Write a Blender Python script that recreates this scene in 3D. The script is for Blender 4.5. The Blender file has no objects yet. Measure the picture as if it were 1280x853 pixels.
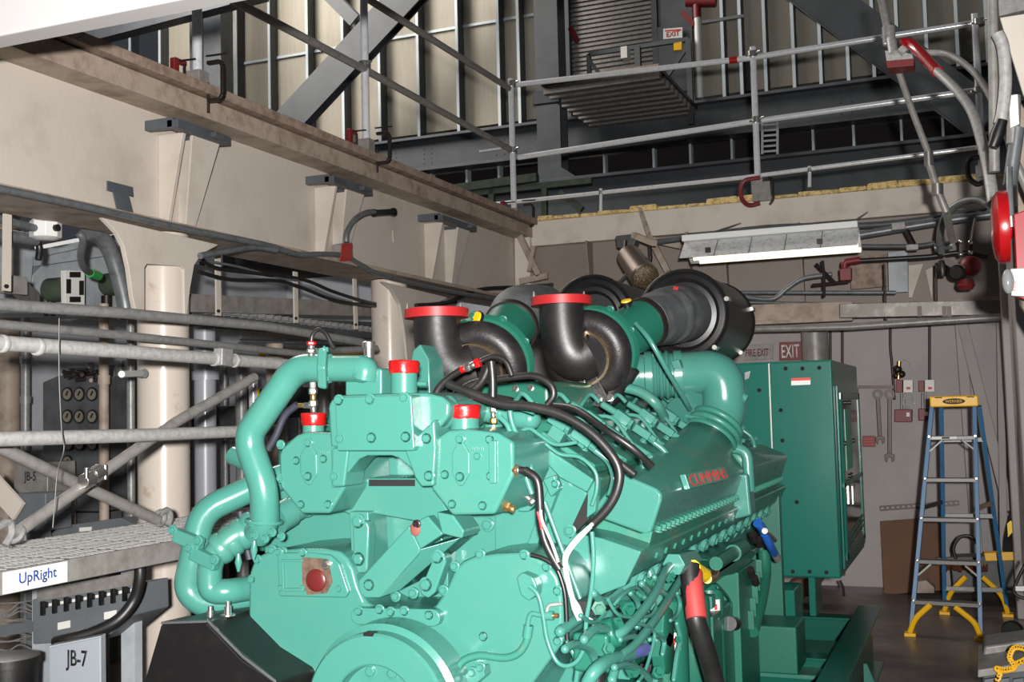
import bpy, bmesh, math, random
from mathutils import Vector, Matrix
random.seed(7)
SC = bpy.context.scene
COL = SC.collection
R = math.radians
# ------------------------------------------------------------------ camera
FL = 1400.0
PSI = math.atan(575/1400); PIT = math.atan(87.5/1400); RHO = .025
CAM = Vector((0, 0, 1.7))
_f0 = Vector((-math.sin(PSI), math.cos(PSI), 0)); _r0 = Vector((math.cos(PSI), math.sin(PSI), 0))
FW = (_f0*math.cos(PIT) + Vector((0, 0, math.sin(PIT)))).normalized()
_u0 = _r0.cross(FW)
RT = _r0*math.cos(RHO) - _u0*math.sin(RHO)
UP = _u0*math.cos(RHO) + _r0*math.sin(RHO)
cd = bpy.data.cameras.new('camera'); cam = bpy.data.objects.new('camera', cd); COL.objects.link(cam)
cd.sensor_width = 36; cd.lens = FL/1280*36; cd.clip_end = 200
cam.matrix_world = Matrix(((RT.x, UP.x, -FW.x, CAM.x), (RT.y, UP.y, -FW.y, CAM.y), (RT.z, UP.z, -FW.z, CAM.z), (0, 0, 0, 1)))
SC.camera = cam
# ------------------------------------------------------------------ view, world, light
SC.view_settings.view_transform = 'Standard'; SC.view_settings.look = 'None'
SC.view_settings.gamma = 1; SC.view_settings.use_curve_mapping = False
SC.view_settings.exposure = 0.0
W = bpy.data.worlds.new('world'); SC.world = W; W.use_nodes = True
W.node_tree.nodes['Background'].inputs[0].default_value = (.80, .86, 1, 1)
W.node_tree.nodes['Background'].inputs[1].default_value = .045
def area(name, loc, look, size, power, color, size_y=None, spread=180):
    l = bpy.data.lights.new(name, 'AREA'); l.energy = power; l.color = color; l.size = size
    if size_y: l.shape = 'RECTANGLE'; l.size_y = size_y
    else: l.shape = 'DISK'
    l.spread = R(spread)
    o = bpy.data.objects.new(name, l); COL.objects.link(o); o.location = loc
    o.rotation_euler = (Vector(look)-Vector(loc)).to_track_quat('-Z', 'Y').to_euler()
    return o
# the photographer's flash, a little above the lens
fl = bpy.data.lights.new('camera_flash', 'SPOT'); fl.energy = 3000; fl.color = (1, .985, .96); fl.shadow_soft_size = .05
fl.spot_size = R(100); fl.spot_blend = 1.0
flo = bpy.data.objects.new('camera_flash', fl); COL.objects.link(flo)
flo.location = CAM + UP*.13 + RT*.02 - FW*.5
flo.rotation_euler = (FW + UP*.05 - RT*.10).to_track_quat('-Z', 'Y').to_euler()
# high-bay lamps of the hangar, far above the pit
area('high_bay_lamps', (-14, 13, 14), (-2, 19, 7), 4, 2100, (1, .95, .88), 8)
area('high_bay_lamps', (-10, 9, 15), (-2, 19, 7), 5, 250, (1, .95, .88), 6)

# ------------------------------------------------------------------ pixel rays -> places
def ray(x, y): return FW + RT*((x-640)/FL) + UP*((426.5-y)/FL)
def _pl(x, y, a, v):
    r = ray(x, y); return CAM + r*((v-CAM[a])/r[a])
def ox(x, y, v): return _pl(x, y, 0, v)
def oy(x, y, v): return _pl(x, y, 1, v)
def oz(x, y, v): return _pl(x, y, 2, v)
def m(p, n): return n*(p-CAM).dot(FW)/FL      # size in metres of n pixels at p

# ------------------------------------------------------------------ materials
def s2l(c):
    c = c/255
    return c/12.92 if c <= .04045 else ((c+.055)/1.055)**2.4
MATS = {}
def mat(name, rgb, rough=.5, metal=0, rgb2=None, scale=6, lo=.42, hi=.68, bump=0, bscale=60, emit=0, coat=0, detail=6, stretch=None, rvar=0, spec=.5):
    M = bpy.data.materials.new(name); M.use_nodes = True; nt = M.node_tree; N = nt.nodes; L = nt.links
    b = N['Principled BSDF']; c = tuple(s2l(v) for v in rgb)+(1,)
    b.inputs['Base Color'].default_value = c; b.inputs['Roughness'].default_value = rough; b.inputs['Metallic'].default_value = metal
    if coat: b.inputs['Coat Weight'].default_value = coat; b.inputs['Coat Roughness'].default_value = .08
    if emit: b.inputs['Emission Color'].default_value = c; b.inputs['Emission Strength'].default_value = emit
    b.inputs['Specular IOR Level'].default_value = spec
    if rgb2 or bump or rvar:
        tc = N.new('ShaderNodeTexCoord'); src = tc.outputs['Object']
        if stretch:
            mp = N.new('ShaderNodeMapping'); mp.inputs['Scale'].default_value = stretch; L.new(src, mp.inputs[0]); src = mp.outputs[0]
    if rgb2 or rvar:
        n = N.new('ShaderNodeTexNoise'); n.inputs['Scale'].default_value = scale; n.inputs['Detail'].default_value = detail; n.inputs['Roughness'].default_value = .62
        L.new(src, n.inputs['Vector'])
        r = N.new('ShaderNodeMapRange'); r.inputs[1].default_value = lo; r.inputs[2].default_value = hi; L.new(n.outputs['Fac'], r.inputs[0])
        if rgb2:
            mx = N.new('ShaderNodeMix'); mx.data_type = 'RGBA'
            mx.inputs[6].default_value = c; mx.inputs[7].default_value = tuple(s2l(v) for v in rgb2)+(1,)
            L.new(r.outputs[0], mx.inputs[0]); L.new(mx.outputs[2], b.inputs['Base Color'])
        if rvar:
            rr = N.new('ShaderNodeMapRange'); rr.inputs[3].default_value = rough; rr.inputs[4].default_value = min(1, rough+rvar)
            L.new(r.outputs[0], rr.inputs[0]); L.new(rr.outputs[0], b.inputs['Roughness'])
    if bump:
        n2 = N.new('ShaderNodeTexNoise'); n2.inputs['Scale'].default_value = bscale; n2.inputs['Detail'].default_value = 4; L.new(src, n2.inputs['Vector'])
        bp = N.new('ShaderNodeBump'); bp.inputs['Strength'].default_value = bump; bp.inputs['Distance'].default_value = .01
        L.new(n2.outputs['Fac'], bp.inputs['Height']); L.new(bp.outputs[0], b.inputs['Normal'])
    MATS[name] = M; return M
PAINT = mat('engine_turquoise_paint', (58, 113, 102), .24, 0, (64, 113, 100), 5, .5, .75, .05, 35, rvar=.14, spec=.42)
PAINTD = mat('engine_paint_dusty', (50, 108, 93), .34, 0, (92, 104, 86), 9, .55, .75, .08, 50, rvar=.2, spec=.32)
PAINTG = mat('green_machine_paint', (28, 88, 72), .36, 0, (34, 86, 70), 4, .5, .8, .05, 40, spec=.35)
CABG = mat('cabinet_green_paint', (16, 92, 79), .26, 0, (20, 91, 77), 2, .45, .75, .02, 30, spec=.25)
SKIDG = mat('skid_green_paint', (14, 82, 68), .25, 0, (30, 74, 60), 5, .5, .8, .03, 30, spec=.35)
CREAM = mat('cream_steel_paint', (188, 178, 167), .55, 0, (168, 155, 142), 2.2, .5, .78, .12, 30)
CREAMD = mat('dirty_cream_paint', (160, 144, 130), .6, 0, (116, 96, 80), 7, .45, .75, .2, 40)
RUSTY = mat('rust_stained_edge', (150, 130, 116), .7, 0, (110, 90, 76), 14, .4, .7, .3, 60)
WHITEP = mat('white_panel_paint', (196, 192, 190), .6)
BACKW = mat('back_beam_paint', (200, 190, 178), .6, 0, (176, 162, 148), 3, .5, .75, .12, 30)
COLW = mat('white_column_gloss', (196, 184, 172), .25, 0, (166, 148, 132), 5, .58, .7, .03, 20, coat=.3)
GALV = mat('galvanized_steel', (172, 172, 172), .42, .3, (140, 140, 142), 40, .4, .7, .06, 120)
GALVD = mat('dull_galvanized_pipe', (140, 139, 137), .42, .2, (118, 117, 115), 30, .4, .7, .06, 90)
GALVL = mat('chalky_galvanized_pipe', (166, 163, 161), .42, .1, (146, 144, 141), 40, .42, .62, .06, 120)
ALU = mat('bright_aluminium_tube', (214, 215, 217), .22, .25, (184, 184, 186), 30, .5, .8, .02, 80)
SCT = mat('scaffold_tube_grey', (134, 130, 126), .4, .2, (112, 108, 104), 20, .45, .7, .04, 60)
CONDUIT = mat('grey_conduit', (112, 114, 116), .4, .4, (88, 92, 94), 20, .45, .7)
DARKST = mat('dark_grey_steel_paint', (76, 80, 86), .5, 0, (62, 64, 68), 3, .4, .7)
GREYP = mat('grey_paint', (96, 100, 104), .5, 0, (84, 88, 92), 4, .45, .7)
GREYB = mat('blue_grey_equipment_paint', (162, 167, 172), .5, 0, (136, 141, 146), 5, .45, .7)
DARKG = mat('dark_grey_equipment_paint', (74, 76, 78), .5, 0, (56, 56, 56), 6, .45, .7)
BLACK = mat('black_rubber', (22, 21, 21), .42, 0, (34, 32, 31), 10, .4, .7, .05, 60)
BLACKM = mat('black_painted_metal', (17, 16, 16), .42, 0, (26, 24, 22), 8, .5, .75)
CAST = mat('black_cast_iron', (30, 28, 29), .42, .2, (46, 42, 42), 14, .45, .7, .12, 120)
GREYR = mat('dusty_grey_rubber', (66, 68, 70), .6, 0, (92, 94, 95), 9, .45, .7, .06, 40)
RED = mat('red_plastic_tape', (150, 16, 16), .32, 0, (176, 36, 28), 18, .6, .8, .25, 40)
REDR = mat('red_rubber_cover', (150, 30, 32), .42)
REDP = mat('red_gloss_paint', (150, 14, 18), .25, coat=.4)
ALARMR = mat('alarm_red_paint', (134, 10, 24), .4, spec=.3)
REDD = mat('dark_red_paint', (110, 20, 24), .5, 0, (84, 20, 22), 8, .5, .7)
REDC = mat('red_cable_sleeve', (152, 54, 52), .5)
YEL = mat('yellow_plastic', (236, 178, 10), .45)
YELT = mat('yellow_tape', (250, 206, 20), .4, bump=.4, bscale=60)
BLUE = mat('blue_fibreglass', (40, 98, 140), .45, 0, (32, 82, 120), 8, .5, .75)
BLUEH = mat('bright_blue_hose', (28, 76, 146), .4)
PURP = mat('lilac_connector', (84, 88, 150), .4)
WHITE = mat('white_enamel', (206, 206, 202), .45)
FARG = mat('far_grey_steel', (66, 70, 74), .5, 0, (56, 60, 64), 3, .4, .7)
OFFW = mat('off_white_label', (212, 210, 204), .5)
BRASS = mat('brass', (190, 150, 96), .3, .9)
STEEL = mat('bright_steel', (210, 206, 200), .25, .95)
GOLD = mat('gold_clamp_band', (196, 168, 140), .25, .95)
TOOL = mat('dark_tool_steel', (58, 50, 48), .4, .7)
NAVY = mat('navy_ink', (36, 64, 140), .6)
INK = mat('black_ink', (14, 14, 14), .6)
REDINK = mat('red_ink', (196, 48, 46), .55)
LADAL = mat('dull_ladder_aluminium', (112, 110, 108), .45, .3)
PLATE = mat('pale_turquoise_plate', (96, 178, 160), .5)
WALLP = mat('wall_grey_white_paint', (158, 150, 148), .6, 0, (140, 132, 130), 1.2, .45, .75, .04, 12)
FLOORM = mat('floor_worn_concrete', (104, 94, 88), .28, 0, (84, 76, 72), 1.6, .4, .7, .05, 25, rvar=.25)
PANEL = mat('hangar_wall_board', (168, 162, 148), .7, 0, (160, 150, 134), 3, .4, .75, stretch=(5, 5, .4))
STUDL = mat('light_grey_stud', (196, 206, 212), .45)
BROWN = mat('brown_board', (104, 72, 52), .7, 0, (90, 62, 46), 4, .45, .7)
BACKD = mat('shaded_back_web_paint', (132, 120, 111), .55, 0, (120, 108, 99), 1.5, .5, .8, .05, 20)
FOAM = mat('yellow_foam_strip', (222, 194, 132), .9, 0, (170, 140, 86), 26, .45, .6, .9, 70)
GLASS = mat('cabinet_window_plastic', (40, 88, 80), .08, 0, coat=.5)
TUBE = mat('fluorescent_tube_glow', (255, 244, 214), .4, emit=1.1)
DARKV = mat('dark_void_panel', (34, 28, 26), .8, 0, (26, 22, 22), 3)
MOTORG = mat('dark_green_motor_paint', (62, 72, 58), .45, 0, (46, 52, 44), 10, .45, .7)
SHEET = mat('dull_sheet_metal', (136, 132, 128), .45, .15, (112, 106, 100), 14, .4, .7, .05, 40)
REFL = mat('white_lamp_reflector', (206, 206, 206), .4, .2, (160, 160, 160), 30, .5, .7)

# ------------------------------------------------------------------ mesh helpers
def catmull(pts, n=6):
    P = [Vector(p) for p in pts]
    if len(P) < 3: return P
    out = []
    for i in range(len(P)-1):
        a = P[max(i-1, 0)]; b = P[i]; c = P[i+1]; d = P[min(i+2, len(P)-1)]
        for k in range(n):
            t = k/n
            out.append(.5*((2*b)+(-a+c)*t+(2*a-5*b+4*c-d)*t*t+(-a+3*b-3*c+d)*t**3))
    out.append(P[-1]); return out
def fillet(pts, rad, n=6):
    P = [Vector(p) for p in pts]; out = [P[0]]
    for i in range(1, len(P)-1):
        a, b, c = P[i-1], P[i], P[i+1]
        u = (a-b); v = (c-b); r_ = min(rad, u.length*.49, v.length*.49)
        s = b+u.normalized()*r_; e = b+v.normalized()*r_
        for k in range(n+1):
            t = k/n; out.append(s*(1-t)**2 + b*2*t*(1-t) + e*t*t)
    out.append(P[-1]); return out
def frame(ax):
    ax = ax.normalized(); h = Vector((0, 0, 1)) if abs(ax.z) < .9 else Vector((1, 0, 0))
    u = h.cross(ax).normalized(); return u, ax.cross(u)
class MB:
    def __init__(s): s.v = []; s.f = []; s.mi = []; s.cm = 0
    def add(s, vs, fs):
        n = len(s.v); s.v += [Vector(p) for p in vs]; s.f += [[n+i for i in f] for f in fs]; s.mi += [s.cm]*len(fs); return s
    def box(s, a, b):
        x0, y0, z0 = a; x1, y1, z1 = b
        return s.hexa([(x0, y0, z0), (x1, y0, z0), (x1, y0, z1), (x0, y0, z1)], [(x0, y1, z0), (x1, y1, z0), (x1, y1, z1), (x0, y1, z1)])
    def hexa(s, A, B):
        n = len(A); return s.add(list(A)+list(B), [list(range(n)), list(range(2*n-1, n-1, -1))]+[[i, (i+1) % n, n+(i+1) % n, n+i] for i in range(n)])
    def prism(s, poly, vec):
        vec = Vector(vec); P = [Vector(p) for p in poly]
        return s.hexa(P, [p+vec for p in P])
    def bar(s, a, b, w, h=None, up=(0, 0, 1)):
        h = h or w; a = Vector(a); b = Vector(b); d = (b-a).normalized(); up = Vector(up)
        if abs(d.dot(up)) > .95: up = Vector((0, 1, 0))
        u = d.cross(up).normalized(); t = u.cross(d)
        c = [u*w/2+t*h/2, -u*w/2+t*h/2, -u*w/2-t*h/2, u*w/2-t*h/2]
        return s.hexa([a+q for q in c], [b+q for q in c])
    def ibeam(s, a, b, w, h, t, up=(0, 0, 1)):
        a = Vector(a); b = Vector(b); d = (b-a).normalized(); up = Vector(up)
        u = d.cross(up).normalized(); v = u.cross(d)
        s.bar(a, b, t, h-2*t, up); s.bar(a+v*(h-t)/2, b+v*(h-t)/2, w, t, up); s.bar(a-v*(h-t)/2, b-v*(h-t)/2, w, t, up); return s
    def tube(s, pts, r, seg=14, caps=True):
        P = [Vector(p) for p in pts]; n = len(P); rs = r if isinstance(r, (list, tuple)) else [r]*n
        if len(rs) != n: rs = [rs[min(len(rs)-1, int(i/(n-1)*(len(rs)-1)))]*(1-((i/(n-1)*(len(rs)-1)) % 1)) + rs[min(len(rs)-1, int(i/(n-1)*(len(rs)-1))+1)]*((i/(n-1)*(len(rs)-1)) % 1) for i in range(n)]
        T = [(P[min(i+1, n-1)]-P[max(i-1, 0)]).normalized() for i in range(n)]
        u, v = frame(T[0]); vs = []; fs = []
        for i in range(n):
            if i:
                u = (u - T[i]*u.dot(T[i])).normalized(); v = T[i].cross(u)
            for k in range(seg):
                a = 2*math.pi*k/seg; vs.append(P[i]+(u*math.cos(a)+v*math.sin(a))*rs[i])
        for i in range(n-1):
            for k in range(seg): fs.append([i*seg+k, i*seg+(k+1) % seg, (i+1)*seg+(k+1) % seg, (i+1)*seg+k])
        if caps: fs += [list(range(seg-1, -1, -1)), [(n-1)*seg+k for k in range(seg)]]
        return s.add(vs, fs)
    def cyl(s, a, b, r, seg=20, r2=None): return s.tube([a, b], [r, r2 if r2 is not None else r], seg)
    def lathe(s, o, ax, prof, seg=32, closed=False):
        o = Vector(o); ax = Vector(ax).normalized(); u, v = frame(ax); vs = []; fs = []; n = len(prof)
        for (t, r) in prof:
            for k in range(seg):
                a = 2*math.pi*k/seg; vs.append(o+ax*t+(u*math.cos(a)+v*math.sin(a))*max(r, 1e-4))
        for i in range(n-1+closed):
            j = (i+1) % n
            for k in range(seg): fs.append([i*seg+k, i*seg+(k+1) % seg, j*seg+(k+1) % seg, j*seg+k])
        if not closed: fs += [list(range(seg-1, -1, -1)), [(n-1)*seg+k for k in range(seg)]]
        return s.add(vs, fs)
    def torus(s, c, ax, R0, r, seg=36, k=10, a0=0, a1=360):
        c = Vector(c); ax = Vector(ax).normalized(); u, v = frame(ax)
        if a1-a0 >= 360:
            return s.lathe(c, ax, [(r*math.sin(2*math.pi*i/k), R0+r*math.cos(2*math.pi*i/k)) for i in range(k)], seg, True)
        return s.tube([c+(u*math.cos(R(a0+(a1-a0)*i/seg))+v*math.sin(R(a0+(a1-a0)*i/seg)))*R0 for i in range(seg+1)], r, k)
    def sphere(s, c, r, seg=16, sc=(1, 1, 1)):
        c = Vector(c); vs = []; fs = []; h = seg//2
        for i in range(h+1):
            a = math.pi*i/h
            for k in range(seg):
                b = 2*math.pi*k/seg; vs.append(c+Vector((math.sin(a)*math.cos(b)*sc[0], math.sin(a)*math.sin(b)*sc[1], math.cos(a)*sc[2]))*r)
        for i in range(h):
            for k in range(seg): fs.append([i*seg+k, i*seg+(k+1) % seg, (i+1)*seg+(k+1) % seg, (i+1)*seg+k])
        return s.add(vs, fs)
    def hexbolt(s, p, ax, r=.011, h=.012):
        p = Vector(p); ax = Vector(ax).normalized()
        s.lathe(p, ax, [(-.004, r*1.45), (.002, r*1.45), (.003, r*1.3)], 14)
        s.lathe(p, ax, [(0, r), (h*.8, r), (h, r*.8)], 6); return s
    def build(s, name, mt, parent=None, bevel=0, seg=2, ang=38, label=None, cat=None, group=None, kind=None):
        org = Vector((0, 0, 0))
        if parent is not None: org = ORG[parent.name]
        else:
            xs = [p.x for p in s.v]; ys = [p.y for p in s.v]; zs = [p.z for p in s.v]
            org = Vector(((min(xs)+max(xs))/2, (min(ys)+max(ys))/2, min(zs)))
        me = bpy.data.meshes.new(name); bm = bmesh.new()
        V = [bm.verts.new(p-org) for p in s.v]
        bm.verts.index_update()
        for f, mi in zip(s.f, s.mi):
            try:
                q = bm.faces.new([V[i] for i in f]); q.smooth = True; q.material_index = mi
            except ValueError: pass
        bmesh.ops.remove_doubles(bm, verts=bm.verts, dist=1e-5)
        bmesh.ops.recalc_face_normals(bm, faces=bm.faces)
        bm.to_mesh(me); bm.free()
        for q in (mt if isinstance(mt, (list, tuple)) else [mt]): me.materials.append(q)
        me.set_sharp_from_angle(angle=R(ang))
        o = bpy.data.objects.new(name, me); COL.objects.link(o)
        if parent is not None: o.parent = parent; ORG[o.name] = org
        else: o.location = org; ORG[o.name] = org
        if bevel:
            b = o.modifiers.new('bevel', 'BEVEL'); b.width = bevel; b.segments = seg; b.limit_method = 'ANGLE'; b.angle_limit = R(30); b.harden_normals = True
        tag(o, label, cat, group, kind); return o
ORG = {}
def tag(o, label=None, cat=None, group=None, kind=None):
    if label: o['label'] = label
    if cat: o['category'] = cat
    if group: o['group'] = group
    if kind: o['kind'] = kind
def thing(name, label, cat, loc, group=None):
    o = bpy.data.objects.new(name, None); COL.objects.link(o); o.location = loc; ORG[o.name] = Vector(loc)
    o.empty_display_size = .1; tag(o, label, cat, group); return o
_bolt = {}
def bolts(parent, pts, ax, r=.011, mt=None, name='bolt', h=.012):
    mt = mt or PAINT; key = (round(r, 4), mt.name, tuple(round(a, 3) for a in Vector(ax)), round(h, 3))
    out = []
    for p in pts:
        if key not in _bolt:
            b = MB().hexbolt((0, 0, 0), ax, r, h); me_o = b.build(name, mt, None)
            me_o.location = (0, 0, 0); _bolt[key] = me_o.data; bpy.data.objects.remove(me_o)
        o = bpy.data.objects.new(name, _bolt[key]); COL.objects.link(o); o.parent = parent; o.location = Vector(p)-ORG[parent.name]; out.append(o)
    return out
def text(s, name, parent, org, xd, ud, h, mt, depth=.002, wide=1.0, bold=.0, align='LEFT', label=None, fit=None):
    c = bpy.data.curves.new(name, 'FONT'); c.body = s; c.size = 1; c.extrude = 0; c.offset = bold; c.align_x = align; c.resolution_u = 3
    t = bpy.data.objects.new(name, c); COL.objects.link(t)
    bpy.context.view_layer.update()
    me = bpy.data.meshes.new_from_object(t.evaluated_get(bpy.context.evaluated_depsgraph_get()))
    bpy.data.objects.remove(t)
    xd = Vector(xd).normalized(); ud = Vector(ud).normalized(); n = xd.cross(ud).normalized(); org = Vector(org); k = h/.69
    base = ORG[parent.name]
    if fit: wide = fit/(max(v.co.x for v in me.vertices)*k)
    for v in me.vertices: v.co = org + xd*v.co.x*k*wide + ud*v.co.y*k - base + n*.0006
    bm = bmesh.new(); bm.from_mesh(me)
    r_ = bmesh.ops.extrude_face_region(bm, geom=bm.faces[:])
    for g in r_['geom']:
        if isinstance(g, bmesh.types.BMVert): g.co += n*depth
    bmesh.ops.recalc_face_normals(bm, faces=bm.faces); bm.to_mesh(me); bm.free()
    me.materials.clear(); me.materials.append(mt)
    o = bpy.data.objects.new(name, me); COL.objects.link(o); o.parent = parent; ORG[o.name] = base
    if label: o['label'] = label
    return o
XA, YA, ZA = Vector((1, 0, 0)), Vector((0, 1, 0)), Vector((0, 0, 1))
def PY(pts, Y): return [oy(x, y, Y) for x, y in pts]
def PX(pts, X): return [ox(x, y, X) for x, y in pts]
# ================================================================== SETTING
GX = -4.4      # plane of the long left girder web
BY = 10.9      # plane of the back beam and back wall
def box_s(name, a, b, mt, bevel=0, **k): return MB().box(a, b).build(name, mt, None, bevel, kind='structure', **k)
LWALL = mat('pale_grey_wall_paint', (184, 186, 192), .6, 0, (164, 166, 172), 1.5, .45, .75)
box_s('floor', (-9.5, -1, -.2), (4, 20.6, 0), FLOORM)
w = MB(); w.box((-4.36, BY, 0), (3.9, BY+.18, 2.55)); w.build('wall_back', WALLP, kind='structure')
w = MB(); w.box((-7.6, -1, 0), (-7.4, 11.1, 3.3)); w.build('wall_left', LWALL, kind='structure')
w = MB(); w.box((-7.4, 11.1, 0), (-4.7, 11.3, 3.3)); w.build('wall_back_left', LWALL, kind='structure')
# right wall with the pale edge that closes the picture
a = oy(1247, 300, 9.6)
w = MB(); w.box((a.x, 9.55, 0), (a.x+.2, 9.8, 3.0)); w.box((a.x+.05, 8.2, 0), (a.x+.25, 9.6, 3.0)); w.build('wall_right', WALLP, bevel=.01, kind='structure')
# slanting wall ribs in the back right corner
for i, (x0, y0, x1, y1) in enumerate([(1200, 400, 1225, 735), (1203, 405, 1262, 640)]):
    MB().bar(oy(x0, y0, BY-.05), oy(x1, y1, BY-.12-.3*i), .09, .12, (0, 1, 0)).build('trim_%d' % (i+1), WALLP, bevel=.008, kind='structure')
MB().bar(oy(1250, 405, BY-.1), oy(1255, 700, 10.2), .06, .08, (0, 1, 0)).build('trim_3', WALLP, bevel=.008, kind='structure')

# ---- far hangar wall
HY = 19.5
hw = MB().box((-16, HY, 7.2), (6, HY+.15, 14)).build('wall_far', PANEL, kind='structure')
def hstud(x0, y0, y1, w_=.11):
    p0 = oy(x0, y0, HY); p1 = oy(x0, y1, HY); x = p0.x
    b = MB(); b.cm = 1; b.box((x-.01, HY-.26, 7.0), (x+.03, HY-.01, 13.5)); b.cm = 0; b.box((x-.03, HY-.28, 7.0), (x+.025, HY-.255, 13.5))
    b.build('wall_stud', [STUDL, FARG], hw)  # darker grey on the web puts the stud's shaded side into the colour
for x in (103, 137, 173, 210, 280, 305, 346, 393, 437, 482, 530, 579, 630, 655, 908, 930, 960, 995, 1028, 1062, 1094, 1124, 1160, 1198, 1235): hstud(x, 80, 120)
b = MB()
for (x0, y0, x1, y1) in [(278, 84, 667, 13)]:
    p = oy(x0, y0, HY-.03); q = oy(x1, y1, HY-.03); b.bar((-14, HY-.03, p.z), (q.x, HY-.03, p.z), .03, .05)
b.build('wall_joint', STUDL, hw)
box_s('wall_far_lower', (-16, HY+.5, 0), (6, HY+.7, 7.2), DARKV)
# concrete deck beyond the pit, hides the hall floor
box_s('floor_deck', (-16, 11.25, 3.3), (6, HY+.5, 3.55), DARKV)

# far girders
def girder(name, xa, ya, xb, yb, h, Y, mt, lab, cat='girder', X0=None, X1=None, depth=.35):
    p = oy(xa, ya, Y); q = oy(xb, yb, Y); z = (p.z+q.z)/2
    x0 = X0 if X0 is not None else p.x; x1 = X1 if X1 is not None else q.x
    t = thing(name, lab, cat, ((x0+x1)/2, Y, z-h))
    b = MB(); b.box((x0, Y+depth/2-.01, z-h), (x1, Y+depth/2+.01, z)); b.build('web', mt, t)
    MB().box((x0, Y, z-.05), (x1, Y+depth, z)).build('top_flange', DARKST, t, .004)
    MB().box((x0, Y, z-h), (x1, Y+depth, z-h+.05)).build('bottom_flange', DARKST, t, .004)
    return t, x0, x1, z
ug, ux0, ux1, uz = girder('steel_girder', 668, 152, 1000, 108, .66, HY-.9, FARG, 'upper long grey steel girder below the far panelled wall', X0=-14, X1=5)
for xx in (480, 524, 615, 822, 927, 1050, 1180):
    p = oy(xx, 150, HY-.9)
    bolts(ug, [(p.x+i*.16, HY-.735, uz-.15-k*.09) for i in range(2) for k in range(5)], (0, -1, 0), .017, FARG, 'rivet')
lg, _, _, lz = girder('steel_girder', 700, 225, 1200, 165, .75, HY-2.2, FARG, 'lower long grey steel girder just above the yellow foam edge', X0=-9.5, X1=5)
# dark glazed band between the girders with thin mullions
db = thing('window_band', 'band of dark square panes between the two far grey girders', 'window', (-3, HY-.6, lz-.8))
MB().box((-14, HY-.45, 3.6), (5, HY-.4, uz-.67)).build('pane', DARKV, db)
for xx in (500, 538, 583, 623, 755, 817, 863, 915, 1017, 1068, 1128, 1180):
    p = oy(xx, 190, HY-.6); MB().box((p.x-.02, HY-.62, 4.2), (p.x+.02, HY-.45, uz-.67)).build('mullion', STUDL, db)
# column
p = oy(670, 120, HY-1.6); q = oy(706, 120, HY-1.6)
t = thing('steel_column', 'wide dark grey steel column left of the far roller shutter', 'column', ((p.x+q.x)/2, HY-1.6, 3.5))
MB().box((p.x, HY-1.6, 3.5), (q.x-.1, HY-1.55, 14)).build('front_flange', FARG, t)
MB().box((p.x, HY-1.25, 3.5), (q.x-.1, HY-1.2, 14)).build('rear_flange', DARKST, t)
MB().box(((p.x+q.x)/2-.05, HY-1.56, 3.5), ((p.x+q.x)/2+.0, HY-1.24, 14)).build('web', DARKST, t)
MB().prism(PY([(700, 208), (722, 222), (722, 240), (700, 262)], HY-1.62), (0, .03, 0)).build('gusset_plate', FARG, t)
p = oy(238, 60, HY-1.5); q = oy(276, 60, HY-1.5)
t = thing('steel_column', 'dark steel column behind the post at the upper left', 'column', ((p.x+q.x)/2, HY-1.6, 3.5))
MB().box((q.x-.42, HY-1.5, 3.5), (q.x, HY-1.1, 14)).build('flange', DARKST, t); MB().box((p.x-.1, HY-1.4, 3.5), (p.x+.1, HY-1.1, 14)).build('rear_flange', DARKST, t)
def brace(x0, y0, x1, y1, Y, w_, lab):
    a = oy(x0, y0, Y); b_ = oy(x1, y1, Y); t = thing('diagonal_brace', lab, 'brace', (a.x, Y, min(a.z, b_.z)))
    MB().bar(a, b_, .04, w_, (0, 0, 1)).build('web', DARKST, t); MB().bar(a+Vector((0, -.2, 0)), b_+Vector((0, -.2, 0)), .04, w_, (0, 0, 1)).build('front_flange', FARG, t)
    return t
brace(345, 178, 575, -70, HY-1.3, .62, 'big dark diagonal brace rising right across the upper left wall')
brace(450, 30, 395, -25, HY-1.3, .25, 'short dark brace meeting the big diagonal from the left')
brace(1000, -20, 1235, 155, HY-1.3, .62, 'big dark diagonal brace falling right at upper right')
brace(100, 62, 126, 36, HY-1.3, .2, 'small dark brace in the corner under the white overhead panel')
# sloped dark beam under the white panel
a = oy(70, 60, HY-2); c = oy(330, -10, HY-2)
MB().bar(oy(50, 62, HY-2), oy(330, -12, HY-2), .3, .34, (0, 0, 1)).build('roof_beam', DARKST, label='dark grey beam seen just below the white overhead panel', cat='beam')
# roller shutter
t = thing('roller_shutter', 'grey ribbed roller shutter high on the far wall', 'shutter', oy(770, 60, HY-.5))
b = MB(); p = oy(715, 60, HY-.35); q = oy(818, 60, HY-.35); b.box((p.x, HY-.3, uz), (q.x, HY-.28, 13.5))
for k in range(70): b.box((p.x, HY-.36, uz+.05+k*.085), (q.x, HY-.29, uz+.1+k*.085))
b.build('curtain', SHEET, t); b = MB(); b.box((p.x-.25, HY-.5, uz), (p.x, HY-.2, 13.5)); b.build('guide', FARG, t); b = MB(); b.box((q.x, HY-.5, uz), (q.x+.1, HY-.2, 13.5)); b.build('guide', FARG, t)
t = thing('wall_door', 'grey ribbed door beside the far roller shutter under small exit sign', 'door', oy(842, 80, HY-.5))
p = oy(823, 60, HY-.5); q = oy(866, 60, HY-.5); b = MB(); b.box((p.x, HY-.45, uz), (q.x, HY-.4, 12.5)); b.build('door_leaf', DARKST, t)
b = MB(); b.box((p.x, HY-.52, uz+.3), (q.x, HY-.46, oy(840, 32, HY-.5).z)); b.build('lower_panel', FARG, t)
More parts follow.
